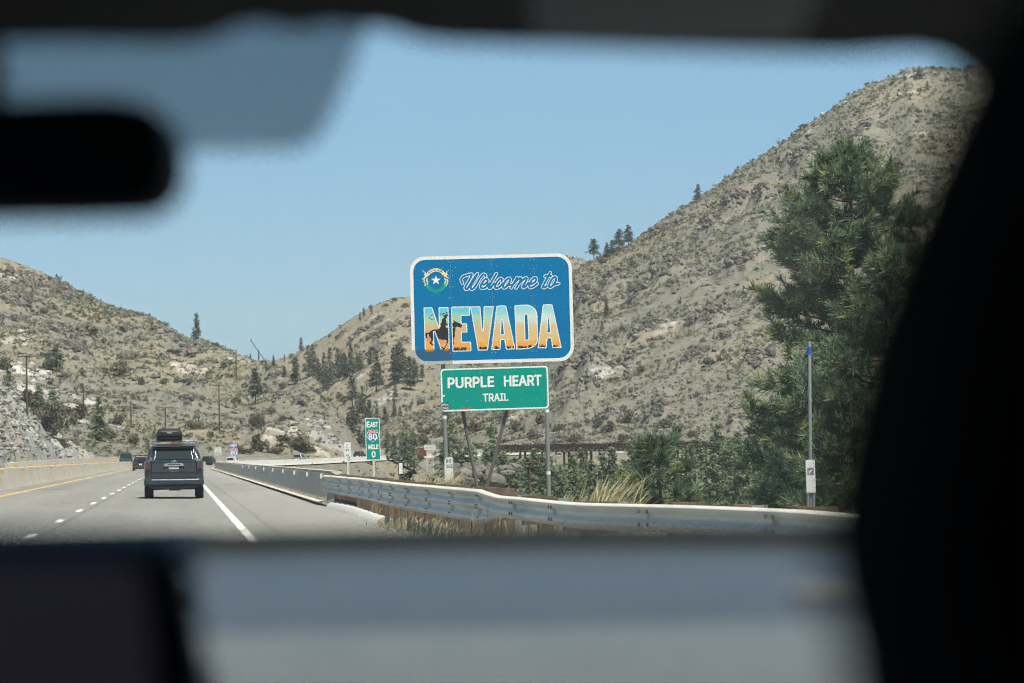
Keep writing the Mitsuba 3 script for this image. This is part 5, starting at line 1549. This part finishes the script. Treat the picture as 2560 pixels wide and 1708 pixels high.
# rear window with its frame, wiper and bright edges
part(su, 'rear_window', go(slab([(-.60, .07, 1.275), (.60, .07, 1.275), (.555, .275, 1.615), (-.555, .275, 1.615)], (0, -.9, .45), .02)), 'car_glass')
for s in (-1, 1):
    part(su, 'quarter_window', go(slab([(s * .615, .085, 1.28), (s * .735, .14, 1.36), (s * .665, .29, 1.60), (s * .575, .285, 1.61)][::s], (0, -.9, .45), .016)), 'car_glass')
    part(su, 'window_trim', go(tube([(s * .612, .045, 1.27), (s * .566, .255, 1.61)], .014, 6)), 'alloy_mat', smooth=True)
    tl = part(su, 'tail_lamp', go(loft([ring_xz(.08, .098, .935, 1.225, .03), ring_xz(.0, .092, .94, 1.22, .03), ring_xz(-.03, .08, .955, 1.205, .03)])), 'lamp_clear', smooth=35)
    for kk in (tl,):
        v, f = V(loft([ring_xz(.08, .098, .935, 1.225, .03), ring_xz(.0, .092, .94, 1.22, .03), ring_xz(-.03, .08, .955, 1.205, .03)]))
        scene[kk] = mikit.ply(go((v + [s * .83, 0, 0], f)), 'lamp_clear', smooth=35)
    part(tl, 'red_strip', go(box(s * .83 - .082, s * .83 + .082, -.036, -.026, .965, 1.005)), 'lamp_red')
    # door mirror
    v, f = rbox(-.11, .11, -.06, .08, -.09, .09, .05)
    mk = part(su, 'door_mirror', go((v + [s * 1.06, 3.0, 1.275], f)), 'plastic_black', smooth=40)
    part(mk, 'mirror_glass', go(box(s * 1.06 - .085, s * 1.06 + .085, 2.935, 2.938, 1.21, 1.34)), 'car_glass')
    part(mk, 'mirror_arm', go(box(min(s * .84, s * .98), max(s * .84, s * .98), 2.98, 3.04, 1.21, 1.25)), 'plastic_black')
    part(su, 'roof_rail', go([tube([(s * .58, .75, 1.775), (s * .575, .85, 1.835), (s * .57, 1.6, 1.85), (s * .56, 2.3, 1.835), (s * .56, 2.4, 1.77)], .022, 8)]), 'alloy_mat', smooth=40)
    part(su, 'rail_foot', go(rbox(s * .575 - .04, s * .575 + .04, .66, .80, 1.74, 1.84, .02)), 'alloy_mat', smooth=40)
    part(su, 'mud_flap', go(box(s * .83 - .12, s * .83 + .12, .30, .315, .16, .52)), 'tyre_mat')
    for y in (.78, 3.72):
        wheel(su, (s * .825, y, .385), .385, .265, go)
part(su, 'spoiler', go(loft([np.array([[x, y, z] for y, z in ((.50, 1.765), (.14, 1.725), (.13, 1.70), (.27, 1.66), (.4, 1.66))]) for x in (-.66, .66)])), 'paint_grey')
part(su, 'spoiler_underside', go(box(-.655, .655, .16, .30, 1.638, 1.668)), 'plastic_black')
part(su, 'brake_lamp', go([box(-.085, -.02, .124, .135, 1.762, 1.785), box(.035, .10, .124, .135, 1.762, 1.785), box(-.09, .105, .135, .25, 1.755, 1.787)]), 'lamp_red', label='small red high brake lamp')
bp = part(su, 'bumper', go(loft([ring_xz(.20, .97, .40, .67, .08), ring_xz(.02, .955, .42, .665, .08), ring_xz(-.07, .88, .45, .65, .08), ring_xz(-.09, .78, .47, .63, .07)])), 'paint_grey', smooth=35)
part(bp, 'step', go(rbox(-.72, .82, -.115, -.06, .585, .635, .015)), 'alloy_mat', smooth=35)  # bright bar stands in for the sunlit highlight along the bumper top
part(bp, 'lower_valance', go(loft([np.array([[x, y, z] for x, z in [(-.88, .46), (.88, .46), (.70, .33), (.62, .36), (.30, .33), (.2, .27), (-.12, .27), (-.2, .32), (-.55, .36), (-.62, .32), (-.72, .34)]]) for y in (-.05, .2)])), 'plastic_black')
part(bp, 'tow_hitch', go([box(-.05, .05, -.14, 0, .33, .42), tube([(0, -.12, .41), (0, -.12, .5)], .02, 6)]), 'plastic_black')
part(su, 'axle', go([tube([(-.7, .78, .36), (.7, .78, .36)], .07, 8), box(-.16, .16, .66, .92, .26, .48)]), 'plastic_black')
part(su, 'cross_bar', go(rbox(-.68, .72, 1.0, 1.07, 1.865, 1.90, .012)), 'alloy_mat', smooth=40)
part(su, 'cross_bar', go(rbox(-.68, .72, 2.0, 2.07, 1.865, 1.90, .012)), 'alloy_mat', smooth=40)


def trap(y, hb, ht, z0, z1):
    q = ring_xz(y, hb, z0, z1, .10)
    f_ = np.clip((q[:, 2] - z0) / (z1 - z0), 0, 1) ** 1.6
    q[:, 0] = q[:, 0] * (1 - f_ * (1 - ht / hb)) - .13
    return q


rbx = thing('roof_box', 'black plastic roof box strapped on the grey off-road car', 'box')
bx = -.13
part(rbx, 'base', go(loft([ring_xz(.62, .30, 1.93, 2.02, .04) + [bx, 0, 0], ring_xz(.68, .40, 1.905, 2.05, .06) + [bx, 0, 0], ring_xz(1.6, .43, 1.905, 2.06, .06) + [bx, 0, 0], ring_xz(2.5, .34, 1.905, 2.05, .06) + [bx, 0, 0]])), 'plastic_black', smooth=40)
part(rbx, 'lid', go(loft([ring_xz(.60, .33, 2.05, 2.20, .07) + [bx, 0, 0], trap(.66, .41, .34, 2.04, 2.25) , trap(.85, .435, .35, 2.04, 2.285), trap(1.6, .44, .35, 2.04, 2.30), ring_xz(2.55, .30, 2.04, 2.17, .09) + [bx, 0, 0]])), 'box_mat', smooth=45)
part(rbx, 'lid_rim', go(loft([ring_xz(.585, .36, 2.045, 2.075, .012) + [bx, 0, 0], ring_xz(.66, .425, 2.04, 2.08, .014) + [bx, 0, 0], ring_xz(.85, .455, 2.04, 2.08, .014) + [bx, 0, 0], ring_xz(1.6, .46, 2.04, 2.08, .014) + [bx, 0, 0]])), 'box_mat', smooth=40)
GB = frame((0, 0, 0))
v, f = text('THULE', .045, 0, 0, 0, .004, bold=True, width=.155)
part(rbx, 'lettering', go((np.stack([v[:, 0] + bx, .599 - v[:, 2], v[:, 1] + 2.155], 1), f)), 'white_print')


def small_car(name, label, pos, head, paint, kind='saloon', L=4.5, Wd=1.8, H=1.45, lit=True):
    """a whole car of side profile KIND; pos on the ground below its rear"""
    go = placer(pos, head)
    k = thing(name, label, 'car')
    hw = Wd / 2
    belt = H * 0.60
    secs = [ring_xz(y, w_, z0, z1, .1) for y, w_, z0, z1 in [(0.0, hw * .86, .36, belt * .96), (.12, hw * .97, .26, belt), (L * .3, hw, .2, belt), (L * .7, hw, .2, belt * .98), (L * .93, hw * .95, .22, belt * .80), (L, hw * .78, .3, belt * .66)]]
    part(k, 'body', go(loft(secs)), paint, smooth=40)
    r0, r1, f1, f0 = {'saloon': (.16, .30, .60, .78), 'hatch': (.03, .16, .60, .80), 'wagon': (.02, .09, .60, .76)}[kind]
    secs = [ring_xy(z, w_, y0 * L, y1 * L, .12) for z, w_, y0, y1 in [(belt - .03, hw * .92, r0, f0), (belt + (H - belt) * .75, hw * .74, r0 * .35 + r1 * .65, f1 + (f0 - f1) * .25), (H - .03, hw * .68, r1, f1), (H, hw * .58, r1 + .04, f1 - .04)]]
    part(k, 'cabin', go(loft(secs)), paint, smooth=40)
    zA_, zB_ = belt + .03, belt + (H - belt) * .80
    fr = lambda a, b, t: a + (b - a) * t
    yb = lambda z: fr(r0, r1, (z - belt) / (H - belt)) * L
    yf = lambda z: fr(f0, f1, (z - belt) / (H - belt)) * L
    ww = lambda z: fr(hw * .92, hw * .69, (z - belt) / (H - belt))
    part(k, 'rear_window', go(slab([(-ww(zA_) * .86, yb(zA_), zA_), (ww(zA_) * .86, yb(zA_), zA_), (ww(zB_) * .86, yb(zB_), zB_), (-ww(zB_) * .86, yb(zB_), zB_)], (0, -.9, .45), .03)), 'car_glass')
    part(k, 'windscreen', go(slab([(-ww(zA_) * .88, yf(zA_), zA_), (-ww(zB_) * .88, yf(zB_), zB_), (ww(zB_) * .88, yf(zB_), zB_), (ww(zA_) * .88, yf(zA_), zA_)], (0, .8, .6), .03)), 'car_glass')
    for s in (-1, 1):
        ya, yz = yb(zA_) + .25, yf(zA_) - .3
        part(k, 'side_window', go(slab([(s * ww(zA_), ya, zA_), (s * ww(zA_), yz, zA_), (s * ww(zB_), yf(zB_) - .15, zB_), (s * ww(zB_), yb(zB_) + .15, zB_)][::s], (s, 0, .3), .02)), 'car_glass')
        part(k, 'tail_lamp', go(rbox(s * hw * .80 - .13, s * hw * .80 + .13, -.03, .1, belt * .72, belt * .93, .02)), 'lamp_red')
        part(k, 'headlamp', go(rbox(s * hw * .66 - .16, s * hw * .66 + .16, L - .14, L - .01, belt * .55, belt * .70, .02)), 'lamp_clear')
        v, f = rbox(-.09, .09, -.05, .06, -.06, .06, .03)
        part(k, 'door_mirror', go((v + [s * (hw + .10), L * .66, belt + .08], f)), 'plastic_black', smooth=40)
        for y in (.82, L - .85):
            wheel(k, (s * (hw - .12), y, .33), .33, .21, go)
    part(k, 'number_plate', go(box(-.16, .16, -.045, -.02, belt * .68, belt * .85)), 'white_sheet')
    part(k, 'rear_bumper', go(rbox(-hw * .93, hw * .93, -.06, .12, .28, belt * .52, .05)), paint, smooth=40)
    return k, go


D = 322.0
p = at(351, 1150, D)
p[2] = zroad(p[0] - xe(D), D)
hb, gH = small_car('hatchback_car', 'dark grey hatchback with a roof rack in the left lane', p, HEAD, 'paint_dark', 'hatch', 4.45, 1.76, 1.50)
rr_ = thing('roof_rack', 'black flat rack on the dark grey hatchback', 'rack')
part(rr_, 'bars', gH([box(-.80, .80, y, y + .12, 1.60, 1.68) for y in (.75, 1.3, 1.9, 2.4)] + [box(x - .03, x + .03, .75, 2.5, 1.56, 1.60) for x in (-.55, .55)]), 'plastic_black')
part(rr_, 'feet', gH([box(x - .04, x + .04, y, y + .1, 1.42, 1.57) for x in (-.58, .58) for y in (.85, 2.3)]), 'plastic_black')
D = 412.0
p = at(305, 1150, D)
p[2] = zroad(p[0] - xe(D), D) - .1
small_car('oncoming_car', 'teal car coming towards us beyond the median barrier', p + [0, 4.6, 0], HEAD + math.pi, 'paint_teal', 'wagon', 4.6, 1.82, 1.62)


def on_far(px, D, o=None):
    x = gy(px, 0) * D
    return np.array([x, D, zroad(x - xe(D), D)])


hd = lambda D: -math.atan(XES + KC * max(D - YC, 0))
for nm, lb, px, D, paint, kind, H, opp in (('dark_car', 'dark blue car low behind the barrier just right of the grey off-road car', 527, 500, 'paint_navy', 'saloon', 1.45, 1), ('white_car', 'white car low behind the barrier under the blue route sign', 584, 470, 'paint_white', 'saloon', 1.42, 1),
                                          ('silver_car', 'silver off-road car on the far bend between the route sign and the white paddle', 742, 535, 'paint_silver', 'wagon', 1.75, 0), ('black_car', 'black off-road car on the far bend between the white paddle and the green mile sign', 893, 590, 'paint_dark', 'wagon', 1.80, 0),
                                          ('navy_car', 'dark car on the far bend just right of the green mile sign', 984, 612, 'paint_navy', 'saloon', 1.5, 0), ('blue_car', 'pale blue car on the far bend behind the black and white marker', 1000, 622, 'paint_blue', 'hatch', 1.5, 0)):
    p = on_far(px, D)
    p[2] += 0.03
    small_car(nm, lb, p, hd(D) + (math.pi if opp else 0), paint, kind, 4.7, 1.85, H)

# ------------------------------------------------------------------ inside the car we sit in
M('lining_mat', mikit.proc(lambda p, n, uv: mix((0.17, 0.17, 0.155), (0.23, 0.23, 0.215), noise(p.x * 300, p.y * 300, p.z * 300))), 0.95, spec=0.1)
M('visor_mat', (0.8, 0.82, 0.8), 0.9, spec=0.1)
M('seat_mat', mikit.proc(lambda p, n, uv: mix((0.006, 0.006, 0.006), (0.013, 0.012, 0.012), noise(p.x * 260, p.y * 260, p.z * 260))), 0.95, spec=0.05)
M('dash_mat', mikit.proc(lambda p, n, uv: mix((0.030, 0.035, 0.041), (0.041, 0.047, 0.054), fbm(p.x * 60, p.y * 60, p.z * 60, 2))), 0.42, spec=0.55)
M('dash_sheen_near', mikit.proc(lambda p, n, uv: mix((0.085, 0.100, 0.108), (0.105, 0.120, 0.130), fbm(p.x * 60, p.y * 60, p.z * 60, 2))), 0.45, spec=0.5)  # palest dash tone, brightness towards the near edge put into the colour
M('dash_sheen_mid', mikit.proc(lambda p, n, uv: mix((0.036, 0.046, 0.056), (0.050, 0.060, 0.070), fbm(p.x * 60, p.y * 60, p.z * 60, 2))), 0.45, spec=0.5)  # between tone for the painted reflection and brightness ramp of the dash
M('vent_mat', (0.12, 0.13, 0.135), 0.5)
M('hood_mat', (0.10, 0.13, 0.165), 0.6)
M('dash_dark', (0.012, 0.015, 0.018), 0.6)
M('mirror_case', (0.006, 0.006, 0.007), 0.6, spec=0.2)
M('screen_glass', mikit.proc(lambda p, n, uv: mix((0.016, 0.020, 0.034), (0.075, 0.050, 0.070), noise(p.x * 9, p.y * 9, p.z * 14))), 0.35, spec=0.3)
scene['pane_mat'] = {'type': 'thindielectric', 'int_ior': 1.5, 'specular_reflectance': rgb((0.55, 0.55, 0.55)), 'specular_transmittance': rgb((0.99, 1.0, 0.99))}
scene['frit_mat'] = {'type': 'mask', 'opacity': 0.42, 'nested': {'type': 'twosided', 'b': {'type': 'diffuse', 'reflectance': rgb((0.02, 0.045, 0.085))}}}
ca = thing('car_interior', 'dark cabin of our own car framing the view through its windscreen', 'car interior')
HY = 1.22
# headliner: its front edge drawn as the photograph shows it, then carried back over the seats
hed = [(-900, 109), (-60, 109), (22, 106), (200, 105), (420, 111), (520, 101), (590, 71), (650, 59), (720, 75), (770, 75), (830, 61), (880, 71), (930, 71), (980, 77), (1040, 99), (1120, 109), (1300, 115), (1600, 125), (1900, 133), (2120, 137), (2200, 131), (2290, 127), (2360, 141), (2430, 184), (2500, 269), (2620, 309), (3400, 309)]
e = np.array([at(a, b, HY) for a, b in hed])
rows = [e, e + [0, -.04, 0.012], e * [1.03, 1, 1] + [0, -.35, .05], e * [1.05, 1, 1] + [0, -1.5, .07], e * [1.05, 1, 1] + [0, -2.6, .07]]
topr = [r_ + [0, 0, .06] for r_ in rows][::-1]
topr[-1] = e + [0, .03, .05]
grid = np.array(rows + topr)
kk, n = grid.shape[:2]
a, b = np.meshgrid(np.arange(kk - 1), np.arange(n - 1), indexing='ij')
part(ca, 'roof_lining', (grid.reshape(-1, 3), np.stack([a * n + b, a * n + b + 1, (a + 1) * n + b + 1, (a + 1) * n + b], -1).reshape(-1, 4)), 'lining_mat', smooth=50)
vz = at(1600, 60, 1.12)
vx0, vx1 = at(1330, 60, 1.12)[0], at(2010, 60, 1.12)[0]
zt = at(1600, 92, 1.12)[2]
v, f = rbox(vx0, vx1, .90, 1.13, -.008, .012, .009)
v[:, 2] += np.interp(v[:, 1], [.9, 1.13], [zt + .016, zt + .004])
part(ca, 'sun_visor', (v, f), 'visor_mat', smooth=40)
# windscreen and its dotted dark band round the mirror mount
W0, W1 = np.array([0, HY + .02, 1.50]), np.array([0, 2.05, 1.16])
wn = np.cross([1, 0, 0], W1 - W0)
wn /= np.linalg.norm(wn)


def on_ws(px, py, off=0.0):
    d = FW + (px - CX) / FPX * RT + (CY - py) / FPX * UP
    o = W0 + wn * off
    return CAM + d * ((o - CAM) @ wn) / (d @ wn)


part(ca, 'windscreen', ([[-.8, W0[1], W0[2]], [.8, W0[1], W0[2]], [.8, W1[1], W1[2]], [-.8, W1[1], W1[2]]], [[0, 1, 2], [0, 2, 3]]), 'pane_mat')
fb = [on_ws(a, b, -.004 if wn[2] > 0 else .004) for a, b in [(-200, -60), (960, -60), (905, 100), (862, 210), (820, 305), (785, 352), (735, 372), (600, 374), (300, 372), (-200, 372)]]
part(ca, 'windscreen_band', loft([np.array(fb), np.array(fb) + wn * (-.001 if wn[2] > 0 else .001)]), 'frit_mat')
# mirror
mD = 1.18
q = [at(a, b, mD) for a, b in [(-260, 266), (0, 266), (230, 257), (310, 258), (380, 272), (432, 310), (458, 366), (463, 420), (452, 476), (422, 520), (366, 543), (200, 548), (0, 551), (-260, 562)]]
q = np.array(q)
cen = q.mean(0)
mr = part(ca, 'rear_view_mirror', loft([cen + (q - cen) * .93 + [0, -.028, 0], q + [0, -.018, 0], q + [0, .01, 0], cen + (q - cen) * .8 + [0, .035, 0], cen + (q - cen) * .4 + [0, .05, 0]]), 'mirror_case', smooth=40)
part(mr, 'mirror_glass', loft([cen + (q - cen) * .90 + [0, -.0285, 0], cen + (q - cen) * .88 + [0, -.030, 0]]), 'mirror_case')
part(mr, 'mirror_stalk', tube([at(-45, 360, mD + .03), at(-55, 200, mD + .03), at(-60, 60, mD + .06)], .011, 8), 'mirror_case', smooth=True)
# dashboard: its top swept across the car, from the windscreen's foot back to the near edge
dxs = np.linspace(-.85, .85, 60)
DF = 1.98


def dash_edge(x, D):
    px = CX + x / D * FPX
    return at(CX, np.interp(px, [-400, 460, 520, 1280, 2000, 2100, 3000], [1332, 1332, 1341, 1349, 1355, 1357, 1363]), D)[2]


P_L = [(DF + .05, -.20), (DF + .01, -.010), (DF - .02, .0070), (DF - .03, .0064), (DF - .032, -.0068)]
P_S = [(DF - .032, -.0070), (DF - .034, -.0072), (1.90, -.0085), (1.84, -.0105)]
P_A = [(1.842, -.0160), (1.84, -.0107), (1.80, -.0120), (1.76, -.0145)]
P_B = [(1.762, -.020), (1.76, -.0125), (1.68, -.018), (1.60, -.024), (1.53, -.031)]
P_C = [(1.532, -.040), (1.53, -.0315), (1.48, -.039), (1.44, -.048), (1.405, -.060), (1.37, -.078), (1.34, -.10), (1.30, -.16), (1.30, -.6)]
DASH = []
for pr in (P_A, P_B, P_C, P_L, P_S):
    g3 = np.array([[[x, y, dash_edge(x, DF) + dz + 0.0015 * math.sin(x * 9 + y * 4)] for x in dxs] for y, dz in pr])
    kk, n = g3.shape[:2]
    a, b = np.meshgrid(np.arange(kk - 1), np.arange(n - 1), indexing='ij')
    DASH.append((g3.reshape(-1, 3), np.stack([a * n + b, a * n + b + 1, (a + 1) * n + b + 1, (a + 1) * n + b], -1).reshape(-1, 4)))
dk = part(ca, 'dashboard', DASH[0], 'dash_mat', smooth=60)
part(dk, 'front_lip', DASH[3], 'dash_dark', smooth=40, label='black front lip of the dashboard')
part(dk, 'sheen_strip', DASH[4], 'dash_sheen_mid', smooth=60)  # paler strip paints in the sky reflected on the dash top
part(dk, 'sheen_middle', DASH[1], 'dash_sheen_mid', smooth=60)  # middle step of the brightness ramp painted across the dash
part(dk, 'sheen_near', DASH[2], 'dash_sheen_near', smooth=60, label='paler near band of the dashboard with its brightness put into the colour')  # palest step of the brightness ramp painted across the dash
c = at(2045, 1512, 1.64)
c[2] = dash_edge(c[0], DF) - .020
part(dk, 'air_vent', rbox(c[0] - .016, c[0] + .014, c[1] - .05, c[1] + .05, c[2] - .006, c[2] + .003, .002), 'vent_mat', smooth=40)
m = trimesh.creation.icosphere(3, .012)
c = at(442, 1352, 1.45)
part(dk, 'glint_dome', (np.array(m.vertices) * [1, 1, .6] + [c[0], 1.45, dash_edge(c[0], DF) - .012], np.array(m.faces)), 'dash_dark', smooth=True)  # small dome added to catch a glint, not a known part of the car
hp = np.array([at(a, b, 1.08) for a, b in [(-700, 1336), (-100, 1336), (330, 1338), (420, 1344), (452, 1362), (466, 1420), (-700, 1420)]])
part(dk, 'instrument_hood', loft([hp, hp + [0, .03, .002], hp + [0, .06, -.004]]), 'hood_mat', smooth=50)
sD = .98
sq = np.array([at(a, b, sD) for a, b in [(-500, 1386), (420, 1384), (448, 1394), (458, 1420), (520, 1760), (520, 1900), (-500, 1900)]])
scr_ = part(ca, 'touch_screen', loft([sq, sq + [0, .02, 0]]), 'mirror_case')
gq = np.array([at(a, b, sD - .002) for a, b in [(-480, 1408), (335, 1408), (350, 1418), (356, 1440), (376, 1600), (392, 1890), (-480, 1890)]])
part(scr_, 'screen', loft([gq, gq + [0, .0015, 0]]), 'screen_glass', emitter={'type': 'area', 'sampling_weight': 0.02, 'radiance': rgb((0.0020, 0.0018, 0.0026))}, label='dim purple glow of the touch screen')
# the black seat and headrest close on our right
HD = .50
hq = np.array([at(a, b, HD) for a, b in [(2560, -40), (2470, 150), (2400, 320), (2340, 480), (2285, 640), (2235, 800), (2192, 950), (2152, 1130), (2122, 1300), (2114, 1420), (2138, 1560), (2178, 1720), (2200, 1900), (4300, 1900), (4300, -40)]])
cen = hq.mean(0)
st = part(ca, 'headrest', loft([cen + (hq - cen) * .80 + [0, -.07, 0], cen + (hq - cen) * .95 + [0, -.045, 0], hq, cen + (hq - cen) * .97 + [0, .05, 0], cen + (hq - cen) * .85 + [0, .08, 0]]), 'seat_mat', smooth=50)
part(ca, 'seat_back', rbox(.10, .66, .50, .66, .45, 1.16, .05), 'seat_mat', smooth=40)
part(ca, 'side_panel', box(-.93, -.90, -2.2, 1.3, .2, 1.60), 'seat_mat')
part(ca, 'side_panel', box(.90, .93, -2.2, 1.3, .2, 1.60), 'seat_mat')
part(ca, 'rear_panel', box(-.9, .9, -2.25, -2.2, .2, 1.60), 'seat_mat')
part(ca, 'floor', box(-.9, .9, -2.2, 2.05, .18, .22), 'seat_mat')
part(ca, 'bulkhead', box(-.9, .9, 2.06, 2.10, .2, 1.13), 'seat_mat')

# ------------------------------------------------------------------ thin summer haze
scene['haze_air'] = {'type': 'homogeneous', 'albedo': rgb((0.95, 0.95, 0.95)), 'sigma_t': 0.00006}
scene['haze'] = {'type': 'cube', 'to_world': T().translate([0, 0, 141]).scale([6200, 6200, 159]), 'bsdf': {'type': 'null'}, 'interior': {'type': 'ref', 'id': 'haze_air'}}
labels['haze'] = {'label': 'thin summer haze filling the canyon', 'kind': 'stuff'}
scene['camera']['medium'] = {'type': 'ref', 'id': 'haze_air'}
